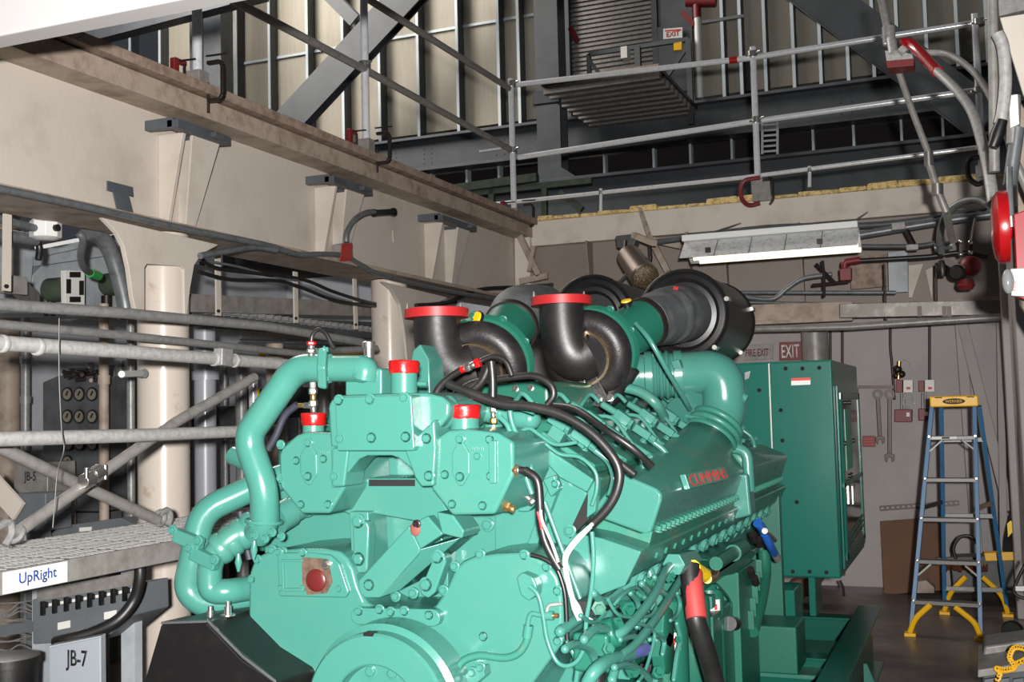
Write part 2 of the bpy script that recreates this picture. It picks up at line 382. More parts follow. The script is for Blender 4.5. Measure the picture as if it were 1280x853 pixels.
def sign(name, px4, Y, mt, lab, off=.02, cat='sign', axis='y'):
    P = PY(px4, Y) if axis == 'y' else PX(px4, Y)
    t = thing(name, lab, cat, sum(P, Vector())/4)
    MB().prism(P, (0, off, 0) if axis == 'y' else (-off, 0, 0)).build('plate', mt, t, .002); return t
t = sign('exit_sign', [(829, 36), (853, 34), (853, 47), (829, 49)], HY-.6, WHITE, 'small white exit sign with red letters on the far door')
text('EXIT', 'lettering', t, oy(832.5, 46.5, HY-.605), (1, 0, 0), ZA, .085, REDINK, bold=.01, fit=.24)
MB().bar(oy(831, 38.5, HY-.605), oy(851, 37, HY-.605), .01, .02).build('red_line', REDINK, t)
# platform with ribbed underside
PYN = HY-3.4
t = thing('access_platform', 'dark metal platform with ribbed underside below the roller shutter', 'platform', oy(770, 110, PYN))
p = oy(676, 100, PYN); q = oy(824, 78, PYN); z0 = (p.z+q.z)/2-.1
bl = oy(703, 140, HY-.9)
b = MB(); b.box((p.x, PYN, z0), (q.x, HY-.9, z0+.06)); b.build('deck', TOOL, t)
b = MB()
for k in range(9):
    y_ = PYN+.05+k*(HY-.9-PYN)/9; b.box((p.x+.02, y_, z0-.12), (q.x-.02, y_+.14, z0))
b.build('ribbed_underside', SHEET, t)
b = MB(); b.box((p.x, PYN-.04, z0+.03), (q.x, PYN, z0+.075)); b.build('edge_angle', CREAMD, t)
# railing of platform
BK = HY-1.1; rz = oy(862, 49, BK).z
b = MB(); rx0 = oy(736, 65, BK).x; rq = oy(861, 60, BK).x
b.bar((rx0, BK, rz), (rq, BK, rz), .07); b.bar((rx0, BK, z0), (rx0, BK, rz), .07); b.bar((rq, BK, z0-.3), (rq, BK, rz), .09)
xm = oy(797, 60, BK).x; b.bar((xm, BK, z0), (xm, BK, rz), .1)
b.bar((rx0, BK, rz-.1), (rx0+.7, BK, z0+.05), .06); b.bar((rq, BK, rz-.1), (rq-.8, BK, z0+.05), .06)
b.build('railing', FARG, t)
MB().box(oy(776, 73, PYN+.5), oy(788, 62, PYN+.7)).build('notice', OFFW, t)
MB().prism(PY([(842, 54), (852, 52), (852, 62), (842, 63)], PYN+.3), (0, .05, 0)).build('yellow_panel', YEL, t)
MB().bar(oy(668, 124, HY-3), oy(700, 120, HY-3), .12, .2).build('support_bracket', FARG, t)
# far standpipe
t = thing('standpipe', 'white vertical pipe with red top beside the far door', 'pipe', oy(874, 115, HY-1))
x_ = oy(873, 60, HY-1).x
MB().cyl((x_, HY-1, uz), (x_, HY-1, 9.9), .055).build('pipe', WHITE, t)
MB().cyl((x_, HY-1, oy(872, 22, HY-1).z), (x_, HY-1, 12), .07).build('upper_pipe', REDD, t, label='dark red upper pipe')
MB().bar(oy(853, 15, HY-1), oy(868, 32, HY-1), .08).build('red_lever', REDD, t)
MB().cyl(oy(858, 2, HY-1), oy(895, 2, HY-1), .09).build('valve', REDD, t)
MB().bar(oy(878, 28, HY-1), oy(930, 20, HY-1), .05).build('arm', CONDUIT, t)
MB().tube([oy(713, 35, HY-1), oy(718, 45, HY-1), oy(722, 52, HY-1)], .05).build('red_lever', REDD)
o = bpy.data.objects['red_lever.001'] if 'red_lever.001' in bpy.data.objects else None
if o: tag(o, 'small dark red lever left of the far roller shutter', 'lever')
# small ladder on lower band
t = thing('fixed_ladder', 'small pale caged ladder right of the clamped middle post', 'ladder', oy(962, 195, HY-2.3))
for xx in (953, 972): MB().bar(oy(xx, 153, HY-2.3), oy(xx, 193, HY-2.3), .035).build('side_rail', GREYB, t)
for k in range(6): MB().bar(oy(953, 157+k*6.6, HY-2.3), oy(972, 155.5+k*6.6, HY-2.3), .03).build('rung', GREYB, t)
# green steelwork behind back corner
t = thing('green_steel_frame', 'dull green steelwork seen behind the corner post', 'frame', oy(600, 265, 15))
for (x0, y0, x1, y1, w_) in [(556, 238, 672, 222, .12), (556, 246, 740, 226, .08), (615, 236, 615, 262, .08), (681, 232, 681, 270, .08), (728, 262, 700, 240, .08)]:
    MB().bar(oy(x0, y0, 15), oy(x1, y1, 15), w_).build('bar', MOTORG, t)

# ---- white overhead panel, near top left
z = oy(0, 48, 2.6).z
wx0 = oy(-40, 50, 2.6).x; wx1 = oy(330, -20, 2.6).x
Pb = [oy(-60, 62, 2.6), oy(400, -50, 2.6)]
zz = oy(0, 67, 3.3).z
yf = (oz(0, 48, zz).y+oz(200, 1, zz).y)/2; d0 = (oz(0, 67, zz).y+oz(283, 0, zz).y)/2
wx0 = -4.05; wx1 = oz(330, -12, zz).x+.6
t = thing('overhead_beam', 'bright white boxed beam crossing the top left corner', 'beam', ((wx0+wx1)/2, yf, zz))
MB().box((wx0, yf, zz), (wx1+1.5, d0, zz+1.3)).build('casing', WHITEP, t, .01)

# ================================================================== LEFT GIRDER
ZT, ZB = 3.70, 2.83
G0, G1 = 2.6, BY-.03
t = thing('plate_girder', 'long cream plate girder receding along the left side', 'girder', (GX, 6.5, ZB))
MB().box((GX-.03, G0, ZB), (GX, G1, ZT)).build('web', CREAM, t)
b = MB(); b.box((GX-.25, G0, ZT-.19), (GX+.20, G1, ZT-.07)); b.build('top_flange', CREAMD, t, .006, label='stained cream top flange')
b = MB(); b.box((GX-.3, G0, ZT-.06), (GX+.26, G1, ZT)); b.build('cover_plate', RUSTY, t, .004, label='rust stained cover plate')
b = MB()
for k in range(int((G1-G0)/.45)):
    b.sphere((GX+.12, G0+.2+k*.45, ZT+.002), .018, 8, (1, 1, .5))
b.build('rivet', RUSTY, t, kind='stuff')
MB().box((GX-.25, G0, ZB-.03), (GX+.22, G1, ZB)).build('bottom_flange', CREAMD, t, .004, label='brownish bottom flange')
def stiff(x0, x1, ytop, ybot, px_l):
    # pair of tapered stiffener plates standing out from the web under a grey channel
    a = ox(x0, ytop, GX); c = ox(x1, ytop, GX)
    ya, yc = a.y, c.y; zt = (a.z+c.z)/2
    s_ = []
    for yy in (ya, yc-.12):
        s_.append(MB().hexa([(GX, yy, zt), (GX+.18, yy, zt), (GX+.06, yy, ZB), (GX, yy, ZB)], [(GX, yy+.03, zt), (GX+.18, yy+.03, zt), (GX+.06, yy+.03, ZB), (GX, yy+.03, ZB)]).build('stiffener', CREAM, t, .003))
    yc0 = yc-.12
    MB().hexa([(GX+.17, yc0-.1, zt), (GX+.19, yc0-.1, zt), (GX+.07, yc0-.02, ZB), (GX+.05, yc0-.02, ZB)], [(GX+.17, yc0+.16, zt), (GX+.19, yc0+.16, zt), (GX+.07, yc0+.06, ZB), (GX+.05, yc0+.06, ZB)]).build('stiffener', CREAM, t, .003)
    b = MB(); b.box((GX+.16, ya-.12, zt-.005), (GX+.24, yc+.08, zt+.045)); b.box((GX, ya-.12, zt), (GX+.2, ya-.07, zt+.06)); b.box((GX, yc0, zt+.0), (GX+.28, yc0+.1, zt+.03))
    b.build('channel_bracket', DARKST, t, .003, label='grey channel bracket')
stiff(198, 238, 176, 285, 0); stiff(393, 425, 240, 325, 0); stiff(530, 562, 285, 358, 0)
MB().prism(PX([(135, 226), (166, 234), (167, 246), (161, 244), (168, 271), (148, 266), (142, 240), (135, 238)], GX+.05), (-.01, 0, 0)).build('hanger_plate', DARKST, t, label='grey T-shaped hanger plate')
MB().prism(PX([(491, 288), (498, 290), (499, 304), (492, 303)], GX+.008), (-.006, 0, 0)).build('cover_square', CREAM, t)
# column with flared gusset
cyy = ox(204, 400, GX).y
t = thing('support_column', 'glossy white round steel column under the near flared gusset', 'column', (GX, cyy, 0))
MB().cyl((GX, cyy, 0), (GX, cyy, 2.79), .148, 40).build('shaft', COLW, t)
g = [(134, 283), (152, 297), (160, 330), (166, 372), (172, 400), (233, 403), (240, 352), (247, 330), (262, 312), (140, 280)]
G_ = [(128, 272), (274, 306), (252, 318), (243, 332), (238, 360), (233, 403), (231, 403), (230, 337), (226, 333), (184, 330), (181, 335), (181, 400), (172, 400), (166, 372), (161, 335), (155, 308), (146, 291)]
MB().prism(PX(G_, GX+.16), (-.03, 0, 0)).build('gusset_plate', CREAM, t, .004)
def band(z0_, z1_): pass
MB().cyl(ox(176, 467, GX+.14)+Vector((0, .0, 0)), ox(152, 468, GX+.3), .018, 14).build('nozzle', WHITE, t)
MB().cyl(ox(176, 467, GX+.1), ox(181, 467, GX+.13), .026, 14).build('valve', GALVD, t)
cy2 = ox(487, 400, GX).y
t = thing('support_column', 'second flared white column behind the left black elbow', 'column', (GX, cy2, 0))
MB().cyl((GX, cy2, 0), (GX, cy2, 2.79), .148, 32).build('shaft', COLW, t)
MB().prism(PX([(478, 352), (560, 372), (545, 380), (533, 460), (510, 460), (506, 415), (500, 380), (490, 362)], GX+.16), (-.03, 0, 0)).build('gusset_plate', CREAM, t, .004)
# ================================================================== BACK BEAM
t = thing('plate_girder', 'cream girder across the back under the yellow foam strip', 'girder', (-2, BY, 2.6))
MB().box((GX-.3, BY-.02, 3.42), (3.5, BY+.25, 3.68)).build('fascia', BACKW, t, .006)
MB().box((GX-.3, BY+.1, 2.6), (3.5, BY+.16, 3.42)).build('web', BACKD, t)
MB().box((GX+.24, BY-.15, 2.56), (3.5, BY+.2, 2.6)).build('bottom_flange', CREAMD, t, .004)
MB().prism(PY([(643, 286), (662, 289), (663, 374), (644, 370)], BY-.08), (0, .06, 0)).build('end_plate', BACKW, t, .003)
for xx in (735, 905, 860, 1000):
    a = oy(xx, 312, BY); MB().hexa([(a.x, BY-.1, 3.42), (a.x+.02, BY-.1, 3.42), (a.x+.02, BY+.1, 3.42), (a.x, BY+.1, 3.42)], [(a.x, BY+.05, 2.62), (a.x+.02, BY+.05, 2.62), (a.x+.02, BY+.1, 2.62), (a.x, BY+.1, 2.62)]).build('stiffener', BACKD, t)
b = MB(); random.seed(3); x_ = -4.15
while x_ < 3.3:
    l = random.uniform(.12, .4); h = random.uniform(.035, .07); y_ = random.uniform(-.02, .02)
    b.hexa([(x_, BY-.04+y_, 3.68), (x_+l, BY-.04+y_, 3.68), (x_+l, BY+.2, 3.68), (x_, BY+.2, 3.68)], [(x_+.01, BY-.02+y_, 3.68+h), (x_+l-.01, BY-.03+y_, 3.68+h*random.uniform(.6, 1.1)), (x_+l, BY+.2, 3.68+h), (x_, BY+.2, 3.68+h)]); x_ += l*.97
b.build('foam_strip', FOAM, bevel=.012, label='crumbling yellow foam strip along the top of the back girder', cat='foam strip')
# ================================================================== TOP GUARDRAILS
def single_tube(name, pts, r, mt, lab, cat, grp=None, seg=14, extra=None):
    t = thing(name, lab, cat, Vector(pts[0])*.5+Vector(pts[-1])*.5, grp)
    MB().tube(pts, r, seg).build('tube', mt, t)
    return t
def c_clamp(t, x, y, P, s=1.0, mt=None, dr=1):
    # c-clamp body: C-frame, screw and handle, s metres high
    mt = mt or REDD; X_ = dr
    pts = [P+Vector((0, -.02, .0)), P+Vector((.09*X_, -.02, 0)), P+Vector((.11*X_, -.02, -.03)), P+Vector((.11*X_, -.02, -.2*s)), P+Vector((.09*X_, -.02, -.23*s)), P+Vector((0, -.02, -.23*s))]
    b = MB()
    for i in range(len(pts)-1): b.bar(pts[i], pts[i+1], .022, .034, (0, 1, 0))
    f = b.build('frame', mt, t, .004)
    MB().cyl(P+Vector((0, -.02, -.3*s)), P+Vector((0, -.02, -.12*s)), .009, 10).build('screw', TOOL, t)
    return t
RX = GX+.1
def rail_post(x, ybase, ytop, plane, lab, r=.031, mt=ALU):
    if plane == 'x': a = ox(x, ybase, RX)
    else: a = oy(x, ybase, BY-.02)
    zt = (ox(x, ytop, RX) if plane == 'x' else oy(x, ytop, BY-.02)).z
    t = thing('guardrail_post', lab, 'post', a)
    MB().cyl((a.x, a.y, a.z), (a.x, a.y, zt), r, 18).build('tube', mt, t)
    MB().box((a.x-.06, a.y-.05, a.z-.02), (a.x+.05, a.y+.05, a.z+.13)).build('base_socket', SHEET, t, .004)
    return t, a
def coupler(t, p, ax=(0, 0, 1), r=.04):
    b = MB(); b.lathe(p, ax, [(-.03, r), (-.03, r+.008), (.03, r+.008), (.03, r)], 18); b.cyl(p+Vector((r, -.02, .012)), p+Vector((r+.04, -.04, .012)), .01, 8); b.cyl(p+Vector((-r, -.02, -.012)), p+Vector((-r-.03, -.04, -.012)), .01, 8)
    return b.build('coupler', STEEL, t)
def clamps(a, lab1, lab2, s=1.0):
    for dx, mt, lab in ((-.09, REDD, lab1), (.14, TOOL, lab2)):
        t = thing('c_clamp', lab, 'clamp', (a.x+dx, a.y-.1, a.z-.18))
        if dx > 0: c_clamp(t, 0, 0, Vector((a.x+dx, a.y-.06, a.z+.14)), s, mt, 1)
        else:
            b = MB(); q = Vector((a.x+dx, a.y-.1, a.z)); b.bar(q+Vector((0, 0, -.07)), q+Vector((0, 0, .2)), .035, .05); b.bar(q+Vector((0, -.01, .19)), q+Vector((0, .1, .19)), .03); b.bar(q+Vector((0, 0, -.06)), q+Vector((0, .1, -.06)), .03); b.build('frame', mt, t, .006); MB().cyl(q+Vector((.04, .04, -.1)), q+Vector((.04, .04, .17)), .01, 8).build('screw', TOOL, t)
        MB().bar((a.x+dx-.02, a.y-.07, a.z+.19), (a.x+dx+.13, a.y-.07, a.z+.185), .01).build('handle', TOOL, t)
t, a1 = rail_post(247, 116, -40, 'x', 'guardrail post at the upper left near the white overhead beam')
clamps(a1, 'red c-clamp at the foot of the upper left post', 'black c-clamp at the foot of the upper left post')
t2, a2 = rail_post(458, 195, -40, 'x', 'guardrail post standing on the left girder, top cut by frame')
clamps(a2, 'red c-clamp at the foot of the post on the left girder', 'dark c-clamp at the foot of the post on the left girder')
t3, a3 = rail_post(643, 276, 98, 'y', 'corner guardrail post where left and back girders meet')
clamps(a3, 'dark red c-clamp at the foot of the corner post', 'dark steel c-clamp at the foot of the corner post')
t4, a4 = rail_post(948, 240, 58, 'y', 'guardrail post in the middle of the back girder')
t5, a5 = rail_post(1229, 225, 16, 'y', 'guardrail post at the right end of the back girder')
coupler(t2, ox(456, 82, RX)); 
for yy in (105, 188): coupler(t3, oy(641, yy, BY-.02))
for yy in (68, 150): coupler(t4, oy(941 if yy < 100 else 946, yy, BY-.02))
for yy in (28, 113): coupler(t5, oy(1224, yy, BY-.02))
# middle post clamp with plate
tc = thing('c_clamp', 'red c-clamp gripping the middle back post plate', 'clamp', oy(932, 258, BY-.2))
b = MB(); pts = PY([(950, 222), (930, 225), (925, 236), (927, 250), (936, 258), (950, 254)], BY-.12)
b.tube(fillet(pts, .05), .022, 8); b.build('frame', REDD, tc)
tp = thing('clamp_plate', 'small grey steel plate at the foot of the middle back post', 'plate', oy(951, 240, BY-.1))
MB().prism(PY([(939, 228), (962, 226), (964, 250), (941, 252)], BY-.1), (0, .05, 0)).build('plate', SHEET, tp, .004)
MB().tube(fillet(PY([(960, 222), (966, 224), (967, 250), (962, 256)], BY-.11), .03), .012, 8).build('rear_clamp', TOOL, tp)
tc = thing('c_clamp', 'dark c-clamp at the foot of the right back post', 'clamp', oy(1215, 215, BY-.2))
MB().tube(fillet(PY([(1226, 196), (1212, 198), (1209, 208), (1211, 224), (1222, 231), (1228, 228)], BY-.12), .05), .024, 8).build('frame', TOOL, tc)
MB().prism(PY([(1222, 200), (1231, 199), (1232, 219), (1223, 222)], BY-.12), (0, .04, 0)).build('pad', SHEET, tc, .003)
# rails along the left girder
single_tube('guardrail_tube', [ox(262, -15, RX), ox(452, 85, RX), ox(637, 186, RX)], .03, SCT, 'lower guardrail tube running down to the corner post from upper left', 'rail')
single_tube('guardrail_tube', [ox(430, -22, RX), ox(462, 0, RX), ox(636, 110, RX)], .03, SCT, 'upper guardrail tube running down to the corner post from top edge', 'rail')
# rails along the back
single_tube('guardrail_tube', [oy(645, 106, BY), oy(935, 73, BY), oy(1224, 28, BY)], .029, ALU, 'topmost tube of the back guardrail', 'rail')
o = MB().lathe(oy(917, 75, BY), (1, 0, 0), [(-.04, .027), (-.04, .032), (.04, .032), (.04, .027)], 16).build('red_tape_band', RED, label='band of red tape on the topmost back guardrail', cat='tape')
single_tube('guardrail_tube', [oy(648, 197, BY), oy(935, 153, BY), oy(1222, 113, BY)], .029, ALU, 'middle tube of the back guardrail', 'rail')
single_tube('guardrail_tube', [oy(600, 257, BY+.06), oy(930, 222, BY+.06), oy(1225, 184, BY+.06)], .021, ALU, 'thin lowest tube of the back guardrail', 'rail')
for xx, yt, yb, lab in ((751, 236, 264, 'short stub post under the thin rail, left of middle'), (1012, 208, 234, 'short stub post under the thin rail, right of middle')):
    t = thing('stub_post', lab, 'post', oy(xx, yb, BY+.06)); MB().cyl(oy(xx, yb, BY+.06), oy(xx, yt, BY+.06), .018, 12).build('tube', ALU, t)
    MB().lathe(oy(xx, yt+5, BY+.06), (0, 0, 1), [(-.02, .026), (.02, .026)], 12).build('collar', STEEL, t)
t = thing('flat_bar', 'short bright bar left of the corner post', 'bar', oy(615, 188, BY-.2)); MB().bar(oy(600, 190, BY-.1), oy(634, 185, BY-.1), .05, .02).build('bar', ALU, t, .003)

# ================================================================== ON THE LEFT GIRDER
EX = GX+.2
single_tube('conduit', catmull([ox(-20, 231, EX+.02), ox(0, 236, EX+.02), ox(100, 257, EX+.02), ox(230, 286, EX+.02), ox(330, 306, EX+.02), ox(372, 318, EX+.02), ox(400, 318, EX+.02), ox(430, 320, EX+.02), ox(452, 332, EX+.02), ox(480, 345, EX+.02), ox(560, 364, EX+.02), ox(600, 371, EX+.02), ox(640, 378, EX)]), .02, CONDUIT, 'long grey conduit lying on the edge of the left girder', 'conduit')
single_tube('conduit', catmull([ox(250, 320, EX), ox(290, 313, EX), ox(320, 309, EX), ox(345, 313, EX+.03)]), .02, CONDUIT, 'short grey conduit crossing onto the girder edge right of the near gusset', 'conduit')
single_tube('black_cable', catmull([ox(520, 382, EX), ox(560, 378, EX), ox(600, 362, EX), ox(655, 359, EX+.3), ox(690, 356, EX+.8)]), .018, BLACK, 'black cable sagging from the girder toward the rear air hose', 'cable')
# red junction box with a flexible conduit
t = thing('junction_box', 'small red junction box on the left girder with bent conduit', 'box', ox(433, 325, EX))
MB().prism(PX([(428, 305), (440, 303), (442, 324), (429, 328)], EX+.03), (-.09, 0, 0)).build('box', SHEET, t, .004)
MB().prism(PX([(429, 305), (441, 304), (440, 326), (427, 327)], EX+.045), (-.015, 0, 0)).build('cover', REDP, t, .003, label='red cover')
MB().tube(catmull([ox(433, 303, EX), ox(434, 290, EX), ox(444, 274, EX), ox(458, 266, EX), ox(470, 265, EX)]), .021, 12).build('flexible_conduit', CONDUIT, t)
MB().tube([ox(467, 266, EX), ox(471, 266, EX), ox(488, 265, EX), ox(492, 265, EX)], [.03, .024, .024, .034], 14).build('black_end', BLACKM, t, label='black end fitting')
MB().cyl(ox(490, 265, EX), ox(494, 265, EX), .016, 12).build('cap', STEEL, t)

# ================================================================== UNDER THE GIRDER (left)
UX = -5.2
for (x0, y0, x1, y1, lab) in [(9, 268, 8, 364, 'leftmost thin pale hanger strap under the girder'), (272, 318, 273, 395, 'thin pale hanger strap just right of the near column'), (369, 340, 370, 404, 'thin pale hanger strap midway along the girder'), (443, 346, 445, 412, 'thin pale hanger strap nearest the second gusset')]:
    t = thing('hanger_strap', lab, 'strap', ox(x1, y1, UX+.6)); b = MB(); b.bar(ox(x0, y0, UX+.6), ox(x1, y1, UX+.6), .012, .05, (0, 1, 0)); b.build('strap', CREAM, t)
    MB().sphere(ox(x1, y1-6, UX+.63), .012, 8).build('bolt', TOOL, t)
t = thing('hung_walkway', 'dusty grey hung channel with grating right of the near column', 'walkway', ox(380, 380, UX+.2))
b = MB(); b.bar(ox(236, 379, UX+.5), ox(575, 391, UX+.5), .03, .12); b.build('edge_channel', SHEET, t, .004)
b = MB()
for k in range(46):
    y_ = ox(245, 392, UX+.5).y+k*.1; z_ = ox(300, 388, UX+.5).z-.0; b.box((UX-.6, y_, z_-.03), (UX+.48, y_+.02, z_))
b.build('grating', GALVD, t, kind='stuff')
MB().bar(ox(236, 399, UX+.3), ox(560, 424, UX+.3), .06, .1).build('lower_channel', DARKG, t, .004)
MB().bar(ox(0, 355, UX+.3), ox(30, 358, UX+.3), .05, .1).build('end_channel', SHEET, t)
MB().bar(ox(20, 356, UX+.2), ox(44, 378, UX+.0), .05, .1).build('sloping_channel', SHEET, t)
for i, (pts, r, lab) in enumerate([
    ([(245, 318), (270, 335), (330, 343), (380, 350), (420, 366), (470, 380), (520, 384), (570, 378)], .013, 'upper black hose slung under the girder'),
    ([(248, 340), (290, 350), (345, 351), (375, 359), (420, 376), (470, 383), (505, 386)], .013, 'lower black hose slung under the girder'),
    ([(250, 325), (300, 334), (350, 348), (372, 350)], .008, 'thin grey cable slung beside the black hoses')]):
    single_tube('hanging_hose', catmull([ox(x, y, UX+.75) for x, y in pts]), r, BLACK if i < 2 else CONDUIT, lab, 'hose')
# dark pipes running behind
t = thing('pipe_run', 'bundle of thin dark pipes far behind the column under the walkway', 'pipes', ox(420, 425, -6.2))
for k in range(4):
    MB().cyl(ox(300, 398+k*11, -6.2), ox(600, 412+k*9, -6.2), .03, 12).build('pipe', [CONDUIT, DARKG, GALVD, CONDUIT][k], t)
# electrical gear panel behind, top left
BX = -6.2
t = thing('equipment_enclosure', 'blue grey enclosure behind the near column under the girder', 'enclosure', ox(100, 392, BX))
MB().prism(PX([(40, 345), (60, 325), (150, 317), (150, 392), (40, 392)], BX), (-.6, 0, 0)).build('housing', GREYB, t, .01)
MB().prism(PX([(55, 318), (150, 300), (150, 318), (55, 332)], BX+.1), (-.4, 0, 0)).build('upper_ledge', GREYB, t, .01)
MB().prism(PX([(58, 310), (150, 292), (150, 300), (58, 320)], BX+.2), (-.4, 0, 0)).build('top_channel', GREYB, t, .006)
MB().prism(PX([(10, 300), (45, 300), (36, 392), (8, 392)], BX+.05), (-.4, 0, 0)).build('side_housing', GREYB, t, .01)
def motor(cx, cy, rx, lab):
    p = ox(cx, cy, BX+.15); t = thing('actuator', lab, 'motor', p-Vector((0, 0, .15)))
    r = m(p, rx); b = MB(); b.lathe(p-Vector((.02, 0, 0)), (1, 0, 0), [(0, r*.8), (.02, r), (.12, r), (.15, r*.85), (.17, r*.3)], 24)
    b.build('housing', MOTORG, t, label=None); MB().cyl(p+Vector((.05, .0, .0)), p+Vector((.05, .16, 0)), r*.8, 20).build('motor_body', MOTORG, t)
    MB().prism([p+Vector((.16, -.03, -.03)), p+Vector((.16, .03, -.03)), p+Vector((.16, .03, .03)), p+Vector((.16, -.03, .03))], (.006, 0, 0)).build('label_plate', OFFW, t)
    MB().cyl(p+Vector((0, 0, -r)), p+Vector((0, 0, -r-.1)), .04, 12).build('neck', TOOL, t)
    return t
motor(62, 363, 15, 'dark green actuator left of the four-label panel'); motor(133, 356, 14, 'dark green actuator right of the four-label panel')
t = thing('label_panel', 'pale panel with four black nameplates between the green actuators', 'panel', ox(94, 380, BX+.4))
MB().prism(PX([(81, 338), (106, 339), (106, 382), (82, 382)], BX+.4), (-.04, 0, 0)).build('plate', OFFW, t, .003)
for (x0, y0, x1, y1) in [(88, 340, 101, 347), (84, 349, 89, 367), (100, 351, 105, 369), (88, 371, 101, 378)]:
    MB().prism(PX([(x0, y0), (x1, y0), (x1, y1), (x0, y1)], BX+.408), (-.01, 0, 0)).build('nameplate', INK, t)
t = thing('junction_box', 'white octagonal junction box under the girder at far left', 'box', ox(57, 296, UX+.5))
p = ox(57, 287, UX+.5); MB().lathe(p-Vector((0, 0, .06)), (0, 0, 1), [(0, .05), (.015, .085), (.1, .085), (.12, .06)], 8).build('body', WHITE, t, .005)
MB().cyl(p+Vector((.08, -.01, 0)), p+Vector((.1, -.01, 0)), .02, 12).build('knockout', TOOL, t)
MB().tube([ox(-8, 272, UX+.5), ox(18, 279, UX+.5), ox(46, 286, UX+.5)], .022, 12).build('conduit', CONDUIT, t)
MB().tube(fillet([ox(46, 298, UX+.3), ox(50, 310, UX+.3), ox(48, 325, UX+.3)], .05), .02, 10).build('drop_conduit', BLACK, t)
single_tube('conduit', [ox(-8, 292, UX+.4), ox(45, 300, UX+.4)], .034, CONDUIT, 'thick grey conduit below the white octagonal box', 'conduit')
single_tube('flexible_conduit', catmull([ox(98, 292, UX+.4), ox(104, 300, UX+.4), ox(101, 320, UX+.3), ox(106, 336, UX+.2), ox(120, 344, UX)]), .022, CONDUIT, 'slim grey flexible conduit with green end feeding an actuator', 'conduit')
single_tube('flexible_conduit', catmull([ox(108, 290, UX+.4), ox(125, 296, UX+.4), ox(138, 315, UX+.4), ox(148, 345, UX+.4), ox(156, 378, UX+.4), ox(158, 400, UX+.4)]), .05, CONDUIT, 'thick grey conduit curving down left of the near column', 'conduit')
MB().cyl(ox(112, 341, UX+.1), ox(123, 345, UX+.05), .03, 12).build('green_gland', mat('green_gland_plastic', (50, 150, 70), .4), label='green cable gland on the slim conduit', cat='gland')

# ================================================================== SCAFFOLD
SX, PZ = -3.08, 1.2
def plank_pt(x, y): return oz(x, y, PZ)
y0, y1 = 2.2, 5.6
t = thing('scaffold_plank', 'aluminium scaffold plank with perforated top behind the coolant pipes', 'plank', (SX-.35, 3.6, PZ-.1))
MB().box((SX-.70, y0, PZ-.012), (SX, y1, PZ)).build('deck', GALVL, t)
b = MB(); random.seed(11)
for i in range(112):
    for j in range(8):
        if i % 10 == 9 : continue
        yy = y0+.5+i*.026; xx = SX-.66+j*.085
        b.box((xx, yy, PZ), (xx+.055, yy+.011, PZ+.004))
b.build('tread', GALVL, t, kind='stuff')
MB().box((SX-.015, y0, PZ-.082), (SX+.003, y1, PZ-.0)).build('side_beam', SHEET, t, .004)
MB().box((SX-.70, y0, PZ-.082), (SX-.68, y1, PZ)).build('side_beam', SHEET, t, .004)
for yy in (2.3, 3.3, 4.3, 5.5): MB().box((SX-.68, yy, PZ-.075), (SX-.02, yy+.05, PZ-.012)).build('cross_member', SHEET, t)
sp = ox(4, 742, SX+.006)
pl = [ox(4, 716, SX+.006), ox(84, 701, SX+.006), ox(84, 729, SX+.006), ox(4, 742, SX+.006)]
zc0, zc1 = PZ-.078, PZ-.004
yA, yB = pl[0].y, pl[1].y
MB().box((SX+.004, yA, zc0), (SX+.007, yB, zc1)).build('label_plate', WHITE, t, label='white plate with blue lettering')
text('UpRight', 'lettering', t, (SX+.0072, yA+(yB-yA)*.22, zc0+.026), (0, 1, 0), ZA, .036, NAVY, depth=.0006, bold=.012, fit=(yB-yA)*.6)
FX = -3.15; MX = -3.75
def sc(name, pts, X, r, mt, lab): return single_tube(name, [ox(x, y, X) for x, y in pts], r, mt, lab, 'tube', seg=20)
sc('scaffold_tube', [(-30, 379), (160, 392), (330, 408), (452, 428)], MX, .026, GALVD, 'topmost horizontal scaffold tube crossing the white column')
sc('scaffold_tube', [(-30, 403), (160, 420), (400, 445)], MX-.3, .022, GALVD, 'second horizontal scaffold tube, thinner and darker')
t = sc('scaffold_tube', [(-30, 427), (160, 440), (372, 457)], FX, .028, GALVL, 'pale chalky scaffold tube, third from the top')
for x, y in ((3, 430), (47, 434), (268, 449), (293, 451)):
    p = ox(x, y, FX); MB().lathe(p, (0, 1, -.0), [(-.012, .03), (-.008, .033), (.008, .033), (.012, .03)], 20).build('weld_ring', GALVL, t)
MB().bar(ox(272, 446, FX+.02), ox(286, 448, FX+.02), .05, .08).build('clip', GALVD, t, .006)
sc('scaffold_tube', [(-30, 550), (160, 545), (345, 538)], FX, .027, GALVL, 'lone horizontal scaffold tube at mid height')
sc('scaffold_tube', [(395, 440), (452, 437), (470, 436)], MX, .024, GALVD, 'short scaffold tube end behind the coolant elbow')
t = sc('scaffold_brace', [(18, 668), (118, 598), (220, 528), (318, 472)], FX-.08, .024, SCT, 'diagonal scaffold brace rising right from the plank')
b = MB(); p = ox(20, 668, FX-.08); b.torus(p, (0, 1, -.7), .03, .01, 16, 8); p2 = ox(6, 668, FX-.08); b.tube(catmull([p2+Vector((0, -.03, .03)), p2+Vector((0, .02, .04)), p2+Vector((0, .03, .0)), p2+Vector((0, .0, -.04))]), .014, 8); b.build('end_hook', GALVD, t)
t = sc('scaffold_brace', [(-20, 550), (90, 602), (196, 650)], FX-.3, .025, SCT, 'diagonal scaffold brace falling right toward the column')
b = MB(); p = ox(200, 648, FX-.3); b.torus(p, (1, 0, 0), .03, .012, 16, 8); b.tube(catmull([p+Vector((0, .0, .02)), p+Vector((0, .05, .03)), p+Vector((0, .07, -.0)), p+Vector((0, .05, -.04))]), .016, 8); b.build('end_hook', GALVD, t)
